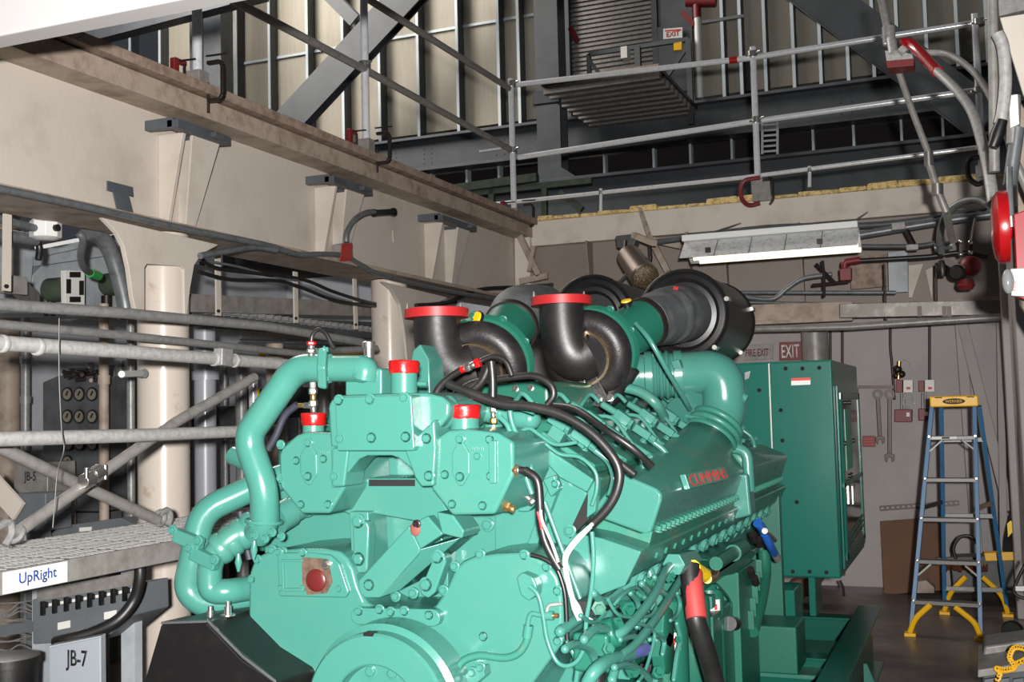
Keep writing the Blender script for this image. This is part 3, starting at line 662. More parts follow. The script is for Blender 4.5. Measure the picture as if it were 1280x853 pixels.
t = thing('swivel_clamp', 'bright steel swivel clamp where the two braces cross', 'clamp', ox(115, 600, FX))
p = ox(115, 598, FX-.05); b = MB(); b.lathe(p-Vector((0, .05, .01)), (0, 1, .2), [(0, .028), (.04, .034), (.05, .028)], 14); b.lathe(p+Vector((0, .0, .01)), (0, 1, .35), [(0, .028), (.04, .034), (.05, .028)], 14); b.cyl(p+Vector((.02, -.05, .0)), p+Vector((.02, -.05, .045)), .01, 8); b.cyl(p+Vector((.02, .05, -.01)), p+Vector((.02, .05, .05)), .01, 8); b.build('body', STEEL, t, .006)
single_tube('thin_wire', catmull([ox(74, 398, FX+.1), ox(74, 470, FX+.1), ox(77, 535, FX+.1), ox(80, 562, FX+.1), ox(72, 590, FX+.1), ox(69, 625, FX+.1), ox(66, 660, FX+.1)]), .0022, STEEL, 'thin bright wire hanging in front of the gauge panel', 'wire', seg=6)
# post with yellow band behind braces
t = thing('banded_post', 'silver post with yellow band behind the coolant pipe', 'post', ox(317, 600, -5)); p = ox(317, 520, -5); MB().cyl((p.x, p.y, 1.0), (p.x, p.y, ox(317, 470, -5).z), .035, 16).build('tube', ALU, t)
MB().cyl(ox(318, 503, -5), ox(318, 486, -5), .038, 16).build('yellow_band', YEL, t)
t = thing('yellow_sign', 'yellow strip with black marks behind the left elbow', 'sign', ox(350, 440, -6)); MB().prism(PX([(325, 436), (455, 442), (455, 446), (325, 445)], -6), (-.02, 0, 0)).build('strip', YEL, t)

# ================================================================== DARK EQUIPMENT BEHIND THE SCAFFOLD
t = thing('gauge_panel', 'dark instrument panel of round pressure gauges', 'panel', oy(100, 600, 6.6))
GY = 6.2
MB().prism(PY([(53, 478), (72, 470), (127, 470), (127, 640), (53, 640)], GY), (0, .3, 0)).build('housing', DARKG, t, .01)
for (x, y) in [(84, 493), (99, 493), (115, 493), (84, 521), (99, 521), (115, 521), (84, 578), (85, 555), (99, 555), (115, 555)]:
    p = oy(x, y, GY-.01); r = m(p, 7.8); g = MB().torus(p, (0, 1, 0), r, r*.16, 24, 8).build('gauge', BLACKM, t)
    MB().cyl(p+Vector((0, .01, 0)), p+Vector((0, -.004, 0)), r*.9, 24).build('dial', mat('dial_face', (112, 104, 92), .5) if 'dial_face' not in MATS else MATS['dial_face'], g, label='pale dial')
    MB().bar(p+Vector((-r*.1, -.008, -r*.2)), p+Vector((r*.3, -.008, r*.5)), .008).build('needle', INK, g)
MB().box((oy(60, 500, GY).x, GY+.05, 0), (oy(120, 500, GY).x, GY+.25, oy(90, 642, GY).z)).build('stand', DARKG, t)
b = MB(); random.seed(5)
for k in range(12): b.cyl(oy(78+random.random()*45, 478-random.random()*16, GY+.05), oy(78+random.random()*45, 478-random.random()*16, GY-.05), .015, 8)
b.build('pipework', TOOL, t, kind='stuff')
def vpipe(x, y0, y1, Y, wpx, mt, lab, fl=[]):
    p = oy(x, (y0+y1)/2, Y); t = thing('vertical_pipe', lab, 'pipe', (p.x, Y, 0)); r = m(p, wpx)/2
    MB().cyl((p.x, Y, 0), (p.x, Y, oy(x, y0, Y).z), r, 20).build('pipe', mt, t)
    for yy in fl: MB().lathe(oy(x, yy, Y), (0, 0, 1), [(-.03, r*1.02), (-.03, r*1.25), (.03, r*1.25), (.03, r*1.02)], 20).build('coupling', mt, t)
vpipe(10, 250, 760, 6.9, 28, CREAMD, 'wide beige pipe at the left edge of the photo')
vpipe(32, 300, 640, 6.7, 11, GALVD, 'grey pipe between beige pipe and gauge panel', [450, 500])
vpipe(130, 380, 700, 5.9, 12, CREAMD, 'slim beige pipe right of the gauge panel', [475])
vpipe(164, 380, 853, 5.9, 10, GALVD, 'slim grey pipe left of the white column')
vpipe(257, 400, 760, 6.4, 27, mat('grey_post_paint', (150, 150, 156), .35, coat=.2), 'round grey post right of the white column', [470, 640])
vpipe(345, 430, 760, 7.2, 22, CREAMD, 'round beige post half hidden by the coolant pipe')
t = thing('cabinet', 'beige wall cabinet marked with hyphenated five behind the braces', 'cabinet', oy(38, 620, 5.6))
MB().prism(PY([(17, 578), (59, 578), (60, 660), (17, 660)], 5.6), (0, .25, 0)).build('body', SHEET, t, .008)
MB().box((oy(30, 600, 5.6).x, 5.7, 0), (oy(46, 600, 5.6).x, 5.78, oy(38, 659, 5.6).z)).build('stand', GREYP, t)
text('JB-5', 'lettering', t, oy(31, 601, 5.595), (1, 0, 0), ZA, m(oy(38, 595, 5.6), 11), INK, wide=.72, bold=.008)
t = thing('grey_box', 'plain grey box at the left edge standing behind the plank', 'box', oy(35, 664, 4.9))
MB().prism(PY([(10, 618), (57, 617), (57, 664), (10, 666)], 4.9), (0, .2, 0)).build('body', GREYP, t, .006)
MB().box((oy(25, 640, 4.9).x, 4.95, 0), (oy(42, 640, 4.9).x, 5.03, oy(35, 664, 4.9).z)).build('stand', GREYP, t)
t = thing('rolled_sheet', 'tan rolled sheet leaning at the left picture edge', 'sheet', oy(5, 640, 4.8)); MB().bar(oy(-12, 600, 4.8), oy(24, 640, 4.8), .02, .12).build('sheet', BACKW, t)
t = thing('equipment_shelf', 'grey sloped equipment top behind the plank with small label', 'shelf', oy(110, 670, 5.2))
MB().prism(PY([(58, 672), (75, 658), (150, 648), (165, 655), (165, 668), (60, 680)], 5.2), (0, .3, 0)).build('top', GREYP, t, .006)
MB().prism(PY([(99, 660), (113, 659), (113, 664), (99, 665)], 5.19), (0, .01, 0)).build('label_plate', OFFW, t)
# switch panel under the plank
LY = 4.1
t = thing('switch_panel', 'grey switch panel with black handles under the plank', 'panel', oy(100, 800, LY))
MB().prism(PY([(40, 750), (165, 732), (166, 770), (130, 800), (41, 806)], LY), (0, .25, 0)).build('housing', GREYP, t, .006)
MB().prism(PY([(46, 738), (165, 716), (165, 732), (46, 752)], LY-.01), (0, .03, 0)).build('schedule_plate', SHEET, t, label='ruled paper schedule strip')
for k in range(8):
    x = 56+k*14.6; y = 757-k*2.6
    p = oy(x, y, LY-.012); s_ = MB().cyl(p, p+Vector((0, .02, 0)), m(p, 4), 14).build('switch', BLACKM, t)
    MB().bar(p+Vector((0, -.012, .02)), p+Vector((.0, -.012, -.045)), .014, .02).build('handle', BLACKM, s_)
    MB().prism(PY([(x+4, y-2), (x+10, y-3), (x+10, y+.5), (x+4, y+1.5)], LY-.003), (0, .004, 0)).build('tag', OFFW, t)
for (x, y) in ((80, 782), (138, 769)): MB().prism(PY([(x-8, y-3), (x+7, y-6), (x+7, y+3), (x-8, y+6)], LY-.004), (0, .004, 0)).build('label_plate', OFFW, t)
for xx, lab in ((48, 'blue grey post under the left end of the switch panel'), (160, 'blue grey post beside the white column base')):
    p = oy(xx, 800, LY+.1); t = thing('support_post', lab, 'post', (p.x, p.y, 0)); MB().box((p.x-.04, p.y, 0), (p.x+.04, p.y+.05, 1.1)).build('channel', GREYB, t)
t = thing('junction_cabinet', 'pale grey cabinet lettered JB-7 at the bottom left', 'cabinet', oy(95, 880, 3.6))
JY = 3.5
MB().prism(PY([(61, 808), (126, 795), (128, 1010), (64, 1010)], JY), (-.02, .05, 0)).build('body', GREYB, t, .004)
MB().prism(PY([(62, 810), (125, 797), (127, 1008), (65, 1008)], JY-.01), (0, .01, 0)).build('door', mat('cabinet_grey_white', (146, 151, 158), .5), t, .003, label='pale grey door')
text('JB-7', 'lettering', t, oy(84, 832, JY-.011), (1, 0, .02), ZA, m(oy(95, 820, JY), 19), INK, wide=.72, bold=.012)
single_tube('thick_hose', catmull([oy(174, 700, 3.9), oy(175, 722, 3.9), oy(168, 750, 3.9), oy(148, 775, 3.85), oy(118, 790, 3.8), oy(85, 799, 3.75), oy(70, 803, 3.75)]), .026, BLACK, 'thick dark hose curving down under the plank to the lettered cabinet', 'hose')
t = thing('bin', 'black round bin at the bottom left corner', 'bin', oy(12, 900, 3.6)); p = oy(10, 830, 3.6)
MB().lathe((p.x, 3.6, 0), (0, 0, 1), [(0, .10), (p.z-.0, .12), (p.z, .128), (p.z+.03, .128), (p.z+.035, .11)], 28).build('body', BLACK, t)
t = thing('wire_bundle', 'loose bundle of thin grey wires left of the switch panel', 'wires', oy(20, 780, 4.4)); random.seed(9); b = MB()
for k in range(12):
    y_ = 755+k*5; b.tube(catmull([oy(-10, y_, 4.4), oy(10, y_+random.uniform(-6, 6), 4.4), oy(25, y_+random.uniform(-6, 6), 4.4), oy(42, y_+random.uniform(-5, 5), 4.35)]), .004, 6)
b.build('wires', GALVD, t, kind='stuff')
MB().bar(oy(-5, 790, 4.2), oy(42, 783, 4.2), .03, .05).build('tray', GREYP, t)
# pile of unlit machinery in the far left depths
t = thing('machine_bench', 'dark machinery seen between the posts far left', 'machine', oy(300, 700, 8)); random.seed(2)
b = MB()
for k in range(26):
    x = -7.2+random.random()*1.4; y = 7.3+random.random()*2.6; z = random.random()*1.7; b.box((x, y, z), (x+.2+random.random()*.5, y+.3, z+.1+random.random()*.35)) if (x < -6.3 or z < .4) else 0
b.build('bodies', DARKG, t, .01, kind='stuff')
b = MB()
for k in range(14):
    x = -7.2+random.random()*1.9; y = 7.3+random.random()*2.6; b.cyl((x, y, 0), (x, y, 2.2), .02+random.random()*.05, 12)
b.build('uprights', GALVD, t, kind='stuff')
# ================================================================== ENGINE
F0 = 3.05                      # front plane of the gear housing
eng = thing('diesel_engine', 'huge turquoise V diesel engine with red lettering and two black turbo elbows', 'engine', (-1.72, 4.4, 0))
def EP(name, pts, Y, dep, mt=PAINT, bev=.008, par=None, **k): return MB().prism(PY(pts, Y), (0, dep, 0)).build(name, mt, par or eng, bev, **k)
# --- block behind everything
EP('front_plate', [(330, 600), (413, 604), (432, 566), (545, 560), (560, 600), (640, 560), (655, 640), (660, 700), (620, 800), (330, 800)], 3.34, .3)
EP('crankcase', [(330, 700), (700, 700), (760, 760), (745, 860), (660, 1000), (370, 1000), (325, 860)], 3.42, 2.7, PAINT)
# --- gear housing
EP('gear_housing', [(310, 728), (311, 716), (316, 703), (325, 694), (338, 689), (372, 686), (405, 686), (424, 690), (433, 698), (441, 712), (447, 733), (455, 752), (470, 760), (541, 760), (556, 738), (568, 712), (578, 702), (592, 696), (620, 692), (647, 691), (668, 695), (685, 705), (697, 722), (703, 744), (705, 802), (668, 853), (610, 960), (340, 960), (309, 800)], F0, .34, bev=.014)
EP('mounting_foot', [(289, 778), (306, 773), (313, 790), (332, 815), (322, 817), (292, 792)], F0+.02, .3, bev=.006)
fb = [(321, 694), (347, 697), (311, 731), (321, 705), (376, 697), (590, 699), (601, 700), (655, 701), (683, 716), (697, 746), (697, 810), (604, 804), (548, 745), (568, 715), (432, 742), (585, 730)]
bolts(eng, PY([(321, 706), (314, 731), (340, 694), (353, 696), (568, 715), (600, 700), (655, 701), (683, 716), (697, 746), (697, 809), (604, 803), (554, 745)], F0-.001), (0, -1, 0), .011)
# windows with red plug
fr = EP('inspection_frame', [(346, 692), (381, 691), (412, 694), (424, 705), (436, 741), (431, 748), (348, 746)], F0-.012, .02, bev=.006)
EP('recess', [(351, 700), (378, 700), (379, 740), (352, 740)], F0-.0135, .004, PAINT, .0, fr)
for q_ in ([(351, 700), (378, 700), (378, 703), (354, 703)], [(351, 700), (354, 703), (355, 740), (352, 740)], [(352, 740), (355, 736), (379, 736), (379, 740)]): EP('pocket_rim', q_, F0-.022, .012, PAINT, .002, fr)
EP('gasket', [(377, 697), (404, 699), (412, 712), (415, 728), (408, 742), (384, 744), (378, 730)], F0-.016, .006, mat('worn_gasket', (88, 70, 55), .7, 0, (62, 44, 34), 40), .0, fr, label='rusty brown gasket')
b = MB(); p = oy(395, 726, F0-.02); b.sphere(p, m(p, 15), 20, (1, .25, .95)); b.build('plug', mat('red_translucent_plug', (84, 26, 26), .35), fr, label='dull red plug')
bolts(fr, PY([(348, 696), (351, 741), (378, 697), (379, 741), (424, 742)], F0-.013), (0, -1, 0), .010)
bolts(fr, PY([(407, 713)], F0-.02), (0, -1, 0), .012, STEEL)
# strap above damper
st = MB(); P_ = []
p0 = oy(447, 771, F0-.03); p1 = oy(540, 773, F0-.03); rr = m(p0, 10.5)
for k in range(9): a = math.pi/2+math.pi*k/8; P_.append(p0+Vector((math.cos(a)*rr, 0, math.sin(a)*rr)))
for k in range(9): a = -math.pi/2+math.pi*k/8; P_.append(p1+Vector((math.cos(a)*rr, 0, math.sin(a)*rr)))
strap = st.prism(P_, (0, .06, 0)).build('strap', PAINT, eng, .005)
bolts(strap, PY([(448, 771), (474, 769), (488, 772), (505, 771), (536, 776)], F0-.031), (0, -1, 0), .011)
# --- crank damper
dc = oy(468, 894, 2.86)
rd = m(dc, 104)
dm = MB().lathe(dc, (0, 1, 0), [(.05, .01), (.05, rd*.30), (.045, rd*.56), (.004, rd*.58), (0, rd*.60), (0, rd*.93), (.008, rd*.96), (.045, rd*.965), (.05, rd*1.0), (.055, rd*1.04), (.15, rd*1.05), (.16, rd*.9)], 72).build('crank_damper', PAINT, eng, ang=30)
bolts(dm, [dc+Vector((math.cos(a)*rd*.4, .045, math.sin(a)*rd*.4)) for a in [R(k*45+22) for k in range(8)]], (0, -1, 0), .016)
MB().lathe(dc+Vector((0, .0, 0)), (0, 1, 0), [(.0, rd*.1), (.06, rd*.12)], 24).build('hub', PAINT, dm)
MB().box(dc+Vector((-.03, -.004, rd*.93)), dc+Vector((.0, .03, rd*.97))).build('chipped_spot', TOOL, dm)
# --- thermostat housings
def thermostat(poly, cap, plate, sideb, Y):
    h = EP('thermostat_housing', poly, Y, .30, bev=.012)
    (cx, y0, y1, wn, wc) = cap
    a = oy(cx, y1+16, Y+.09); c = oy(cx, y0+12, Y+.09); r = m(a, wn/2)
    MB().lathe(a, c-a, [(-.03, r*1.05), (0, r*1.05), (.02, r), ((c-a).length, r)], 28).build('outlet_neck', PAINT, h)
    r2 = m(a, wc/2); hh = m(a, y1-y0); d = (c-a).normalized()
    b = MB(); random.seed(int(cx)); b.lathe(c-d*hh*.15, d, [(-.004, r2*.92), (.006, r2*1.0), (hh*.45, r2*.97), (hh*.72, r2*1.03), (hh*.85, r2*.98), (hh*.88, r2*.3)], 30)
    cp = b.build('red_tape_cap', RED, h, label='red tape over the port')
    for v in cp.data.vertices: v.co += Vector((random.uniform(-1, 1), random.uniform(-1, 1), random.uniform(-1, 1)))*.0016
    pl = MB(); (px_, yt, yb, w_) = plate; A = oy(px_, yt, Y-.006); B = oy(px_, yb, Y-.006); ws = m(A, w_/2)
    ym = (A.z+B.z)/2; r_ = m(A, 6)
    pts = [A+Vector((-r_, 0, 0)), A+Vector((-r_*.5, 0, r_*.8)), A+Vector((r_*.5, 0, r_*.8)), A+Vector((r_, 0, 0)), Vector((A.x+ws, A.y, ym+.03)), Vector((A.x+ws, A.y, ym-.03)), B+Vector((r_, 0, 0)), B+Vector((r_*.5, 0, -r_*.8)), B+Vector((-r_*.5, 0, -r_*.8)), B+Vector((-r_, 0, 0)), Vector((A.x-ws, A.y, ym-.03)), Vector((A.x-ws, A.y, ym+.03))]
    cpl = pl.prism(pts, (0, .015, 0)).build('cover_plate', PAINT, h, .005)
    bolts(cpl, [A+Vector((0, -.001, 0)), B+Vector((0, -.001, 0))], (0, -1, 0), .011)
    bolts(h, PY(sideb, Y-.001), (0, -1, 0), .0105)
    return h
h1 = thermostat([(348, 568), (352, 560), (370, 544), (382, 540), (428, 541), (431, 610), (411, 643), (376, 643), (349, 609)], (392, 516, 532, 27, 31), (385, 560, 602, 25), [(350, 562), (350, 604), (376, 637), (410, 637), (370, 582), (404, 580)], 3.02)
h2 = thermostat([(541, 550), (560, 538), (583, 536), (622, 541), (642, 553), (642, 594), (618, 644), (564, 645), (538, 611)], (581, 507, 525, 36, 39), (575, 556, 603, 25), [(556, 600), (565, 637), (603, 639), (612, 556), (613, 602), (597, 577)], 2.98)
MB().prism(PY([(610, 551), (620, 551), (620, 605), (611, 605)], 2.97), (0, .02, 0)).build('rib', PAINT, h2, .004)
MB().prism(PY([(413, 544), (424, 544), (424, 610), (414, 610)], 3.0), (0, .03, 0)).build('rib', PAINT, h1, .004)
# small cast markings as raised bars
for (x0, y0, n_) in ((396, 567, 6), (589, 563, 6)):
    b = MB()
    for k in range(n_): p = oy(x0+k*2.6, y0, 2.975 if x0 > 500 else 3.015); b.box(p, p+Vector((.003, .01, .008)))
    b.build('cast_mark', PAINT, h2 if x0 > 500 else h1)
# --- central upper housing
UY = 2.93
uh = EP('water_manifold', [(418, 503), (424, 497), (514, 494), (518, 560), (516, 564), (421, 564)], UY, .14, bev=.012)
EP('rear_body', [(409, 508), (413, 499), (428, 494), (532, 491), (552, 496), (562, 504), (561, 520), (552, 532), (544, 538), (542, 560), (412, 560)], UY+.06, .32, PAINT, .02, uh)
MB().tube(catmull(PY([(520, 540), (545, 526), (556, 512), (552, 500)], UY+.12)), [.02, .045, .05, .03], 16).build('rounded_shoulder', PAINT, uh)
EP('bracket_leg', [(504, 560), (543, 524), (545, 560), (542, 608), (526, 609), (518, 598)], UY+.03, .12, PAINT, .008, uh)
EP('bracket_leg', [(414, 560), (436, 560), (434, 578), (430, 609), (414, 609)], UY+.05, .12, PAINT, .008, uh)
EP('arch_web', [(424, 562), (516, 562), (516, 588), (498, 573), (489, 570), (459, 570), (449, 574), (436, 590), (425, 600)], UY+.06, .1, PAINT, .006, uh)
bolts(uh, PY([(423, 508), (462, 507), (505, 505), (425, 556), (464, 555), (507, 554)], UY-.001), (0, -1, 0), .0125)
bolts(uh, PY([(533, 556), (536, 603)], UY+.029), (0, -1, 0), .0125)
bolts(uh, PY([(418, 603)], UY+.049), (0, -1, 0), .0125)
# red centre cap
def redcap(cx, y0, y1, yb, wn, wc, Y):
    a = oy(cx, yb, Y); c = oy(cx, y1-4, Y); r = m(a, wn/2); d = (c-a).normalized(); L_ = (c-a).length; t = MB().lathe(a, d, [(-.05, r), (L_, r)], 28).build('filler_neck', PAINT, eng)
    r2 = m(a, wc/2); hh = m(a, y1-y0); o = MB().lathe(c-d*.01, d, [(0, r2*.95), (.01, r2), (hh*.4, r2*.95), (hh*.8, r2*1.02), (hh, r2*.95), (hh+.002, r2*.2)], 30).build('red_tape_cap', RED, t, label='red tape over the filler')
    for v in o.data.vertices: v.co += Vector((random.uniform(-1, 1), random.uniform(-1, 1), random.uniform(-1, 1)))*.0016
redcap(505, 451, 467, 500, 34, 39, 3.1)
MB().cyl(oy(523, 480, 3.08), oy(534, 480, 3.08), .008, 10).build('side_pin', PAINT, eng)
# --- box under elbow and elbow
EP('outlet_box', [(431, 475), (440, 471), (462, 474), (470, 460), (477, 461), (477, 494), (431, 496)], 3.05, .16, bev=.008)
c = oy(461, 430, 3.2); MB().lathe(c-Vector((0, 0, .07)), (0, 0, 1), [(0, .017), (.055, .017), (.056, .021), (.075, .022), (.078, .018)], 20).build('steel_plug', STEEL, eng, label='bright steel plug')
pr_ = .046
pipeY = 3.02
cp = MB().tube(fillet(PY([(455, 474), (458, 461), (412, 461)], 3.05), .05), .042, 24).build('outlet_elbow', PAINT, eng)
MB().sphere(oy(453, 462, 3.05), .043, 20).build('elbow_end', PAINT, eng)
fl_ = MB(); a = oy(408, 461, 3.04); ax = (oy(440, 461, 3.05)-oy(395, 461, 3.0)).normalized()
fl_.lathe(a-ax*.01, ax, [(-.01, .04), (-.016, .07), (.014, .078), (.018, .05)], 6); fl_.build('pipe_flange', PAINT, eng, .008)
bolts(eng, [a+Vector((.015, -.03, .045)), a+Vector((.015, -.03, -.045))], ax, .009)
# P1: tall cross-over pipe
def scale_path(pts): return fillet(PY([(x, y) for x, y, *_ in pts], 3.0), .10, 8)
p1 = fillet([oy(412, 461, 3.03), oy(370, 459, 3.03), oy(313, 540, 3.0), oy(312, 558, 3.0), oy(331, 612, 3.0), oy(331, 655, 3.02), oy(322, 668, 3.04)], .10, 9)
MB().tube(p1, .046, 28).build('coolant_pipe', PAINT, eng)
MB().cyl(oy(293, 570, 3.05), oy(312, 578, 3.02), .032, 20).build('pipe_stub', PAINT, eng)
p2 = fillet([oy(372, 590, 3.35), oy(325, 606, 3.25), oy(252, 640, 3.12), oy(243, 690, 3.08), oy(233, 738, 3.08), oy(256, 757, 3.1), oy(330, 740, 3.2)], .11, 9)
MB().tube(p2, .046, 28).build('coolant_pipe', PAINT, eng)
p3 = fillet([oy(385, 628, 3.3), oy(350, 645, 3.2), oy(288, 672, 3.06), oy(262, 700, 3.04), oy(262, 740, 3.04), oy(285, 740, 3.06), oy(330, 733, 3.2)], .09, 9)
MB().tube(p3, .041, 28).build('coolant_pipe', PAINT, eng)
# ribbed hose sleeves with ridges on P3
q0 = oy(322, 655, 3.13); q1 = oy(270, 690, 3.05); L_ = (q1-q0).length; prof = []
for k in range(41): tt = k/40; prof.append((tt*L_, .049+.006*abs(math.sin(tt*math.pi*4))**.5))
MB().lathe(q0, q1-q0, prof, 30).build('ribbed_hose', PAINT, eng)
b = MB(); b.torus(oy(330, 652, 3.03), oy(331, 640, 3.03)-oy(329, 668, 3.03), .056, .007, 30, 8); b.build('flange_ring', PAINT, eng)
bolts(eng, PY([(318, 676), (331, 680), (340, 672), (351, 677), (316, 662)], 2.98), (-.1, -1, .25), .010)
for (x0, y0, x1, y1) in [(318, 676, 317, 700), (298, 692, 298, 715)]: MB().tube([oy(x0, y0, 2.98), oy((x0+x1)/2, (y0+y1)/2, 2.98), oy(x1, y1, 2.98)], [.006, .012, .004], 10).build('drip_stud', PAINT, eng)
# second sleeve to the right
q0 = oy(345, 650, 3.12); q1 = oy(392, 622, 3.28); MB().lathe(q0, q1-q0, [(0, .05), (.06, .05), (.062, .044), (.12, .044), (.122, .05), (.2, .05)], 26).build('pipe_sleeve', PAINT, eng)
for (x0, y0, x1, y1) in [(220, 669, 252, 682), (241, 691, 272, 706)]:
    a = oy(x0, y0, 3.0); c = oy(x1, y1, 3.0); k = MB().bar(a, c, .035, .045, (0, 0, 1)).build('pipe_bracket', PAINT, eng, .006)
    bolts(k, [a+Vector((0, -.02, 0)), c+Vector((0, -.02, 0))], (0, -1, 0), .012)
MB().prism(PY([(330, 600), (348, 585), (380, 640), (360, 690), (330, 690), (305, 690)], 3.45), (0, .2, 0)).build('side_casting', PAINTG, eng, .01)
# dark hose at left of housing
MB().tube(catmull(PY([(372, 506), (356, 520), (345, 545), (335, 562)], 3.1)), .012, 12).build('braided_hose', mat('dark_braided_hose', (36, 38, 48), .6), eng, label='dark blue braided hose')
MB().tube(catmull(PY([(300, 640), (305, 670), (312, 700)], 3.2)), .012, 12).build('braided_hose', MATS['dark_braided_hose'], eng)
def fitting(x0, y0, x1, y1, Y, r, mats, par=eng, name='hose_fitting'):
    a = oy(x0, y0, Y); c = oy(x1, y1, Y); n = len(mats); d = (c-a)/n
    o = None
    for i, q in enumerate(mats):
        rr_ = r*(1.15 if i % 2 else .85); o = MB().lathe(a+d*i, d, [(0, rr_*.9), (.002, rr_), (d.length-.002, rr_), (d.length, rr_*.9)], 6 if i % 2 else 16).build(name, q, par)
fitting(389, 446, 389, 427, 3.0, .0125, [STEEL, STEEL, STEEL, RED])
MB().tube(catmull(PY([(389, 429), (391, 418), (399, 412), (408, 418), (414, 430), (418, 436)], 3.0)), .007, 10).build('black_hose', BLACK, eng)
fitting(392, 516, 391, 478, 3.0, .0115, [STEEL, STEEL, BRASS, STEEL, GALVD])
fitting(373, 507, 388, 507, 3.0, .009, [BRASS, STEEL])
# --- V area bars and lifting bracket
EP('cover_casting', [(413, 604), (434, 596), (458, 598), (520, 598), (541, 606), (563, 644), (545, 668), (530, 654), (458, 641), (447, 650), (430, 640), (414, 640)], 3.16, .2, bev=.006)
EP('vertical_web', [(436, 640), (460, 640), (464, 720), (440, 720)], 3.12, .12, bev=.005)
EP('panel', [(458, 641), (536, 641), (560, 690), (560, 760), (462, 760)], 3.26, .06, bev=.004)
bk = EP('bar', [(440, 657), (445, 652), (458, 652), (461, 660), (459, 712), (456, 717), (446, 717), (441, 712)], 3.08, .05, bev=.008)
bolts(bk, PY([(447, 662), (448, 709)], 3.079), (0, -1, 0), .017)
lb = EP('lifting_bracket', [(447, 727), (511, 657), (525, 686), (524, 692), (474, 748), (456, 748), (449, 742)], 3.0, .03, bev=.005)
MB().hexa(PY([(511, 657), (534, 645), (554, 668), (525, 687)], 3.0), [p+Vector((0, .05, 0)) for p in PY([(511, 657), (534, 645), (554, 668), (525, 687)], 3.0)]).build('top_block', PAINT, lb, .006)
MB().prism([oy(525, 687, 3.0), oy(577, 672, 3.05), oy(500, 738, 3.05), oy(474, 748, 3.0)], (0, .15, .01)).build('angled_flange', PAINT, lb, .004)
p = oy(519, 662, 2.99); b = MB(); b.sphere(p, m(p, 8), 16, (.9, .25, 1.1)); b.build('worn_patch', mat('bare_rusty_patch', (112, 60, 50), .7), lb, label='reddish worn patch'); bolts(lb, PY([(520, 661)], 2.985), (0, -1, 0), .009, TOOL)
bolts(lb, PY([(461, 740)], 2.999), (0, -1, 0), .014)
MB().prism(PY([(545, 640), (566, 644), (580, 664), (577, 674), (552, 668)], 2.99), (0, .12, 0)).build('bracket_end', PAINT, lb, .006)
k = EP('link_bar', [(526, 744), (524, 738), (541, 698), (549, 692), (556, 695), (557, 703), (543, 742), (534, 749)], 3.03, .05, bev=.008)
bolts(k, PY([(546, 706), (532, 741)], 3.029), (0, -1, 0), .016)
bolts(eng, PY([(494, 753), (516, 749), (498, 770)], 3.1), (0, -1, 0), .012)
# black plate painted in for the shade inside the slot above
MB().prism(PY([(461, 600), (518, 600), (518, 608), (461, 608)], 3.155), (0, .02, 0)).build('slot_shade_plate', INK, eng)
# --- right bank front
EP('cylinder_bank', [(612, 560), (650, 546), (700, 580), (742, 601), (735, 617), (716, 665), (750, 672), (804, 690), (790, 722), (746, 745), (735, 760), (715, 790), (690, 735), (660, 690), (600, 690)], 3.36, 2.85, PAINTD, bev=.01)
EP('bank_front', [(618, 640), (640, 596), (650, 552), (690, 575), (734, 617), (712, 666), (752, 673), (802, 690), (781, 733), (744, 747), (722, 790), (706, 770), (700, 735), (684, 706), (655, 690), (618, 690)], 3.32, .05, PAINT, bev=.006)
EP('rocker_end', [(660, 556), (668, 549), (742, 600), (733, 616), (700, 598)], 3.28, .1, PAINT, bev=.006)
EP('bank_rib', [(688, 600), (700, 606), (668, 690), (655, 690)], 3.29, .04, PAINT, bev=.005)
k = EP('lifting_plate', [(640, 617), (652, 611), (668, 612), (668, 632), (660, 640), (648, 640)], 3.26, .04, bev=.005); bolts(k, PY([(655, 628)], 3.259), (0, -1, 0), .011)
k = EP('lifting_plate', [(678, 600), (693, 594), (699, 612), (688, 622)], 3.25, .04, bev=.005); bolts(k, PY([(694, 611)], 3.249), (0, -1, 0), .010)
bolts(eng, PY([(609, 665), (636, 613), (575, 660)], 3.29), (0, -1, 0), .015)
EP('gap_shade_plate', [(734, 618), (742, 604), (736, 650), (712, 674), (710, 668)], 3.31, .02, BLACKM, .002, label='black plate for the shaded gap')  # black sheet stands in for the shade between bank and manifold
bolts(eng, PY([(712, 672)], 3.28), (0, -1, 0), .014)
fitting(638, 588, 650, 588, 3.0, .017, [GALVD, BRASS, STEEL], name='sensor'); MB().cyl(oy(650, 588, 3.0), oy(657, 589, 3.0), .011, 12).build('sensor_boot', BLACK, eng)
fitting(625, 629, 643, 638, 3.03, .014, [STEEL, BRASS, BRASS], name='sensor'); 
fitting(658, 620, 667, 630, 3.2, .012, [STEEL, STEEL], name='sensor')
# --- valley: rail, hoses
MB().tube(fillet(PY([(560, 512), (600, 512), (640, 521), (664, 524)], 3.3), .05), .037, 20).build('fuel_rail', PAINT, eng)
MB().sphere(oy(662, 524, 3.3), .037, 16).build('rail_end', PAINT, eng)
vb = MB(); z1 = oy(560, 520, 3.4).z; vb.box((-2.2, 3.45, z1-.45), (-1.25, 6.2, z1-.02)); vb.build('valley_cover', PAINTG, eng, .02)
MB().box((-2.05, 3.9, z1-.1), (-1.45, 5.9, z1+.12)).build('turbo_pedestal', PAINTG, eng, .03)
# left bank glimpsed
EP('left_bank', [(345, 560), (420, 512), (430, 530), (420, 600), (370, 640), (345, 610)], 3.5, 2.6, PAINTG, bev=.02)
MB().prism(PY([(508, 480), (516, 438), (525, 430), (536, 450), (538, 500), (508, 500)], 3.7), (0, .15, 0)).build('turbo_bracket', PAINT, eng, .006)
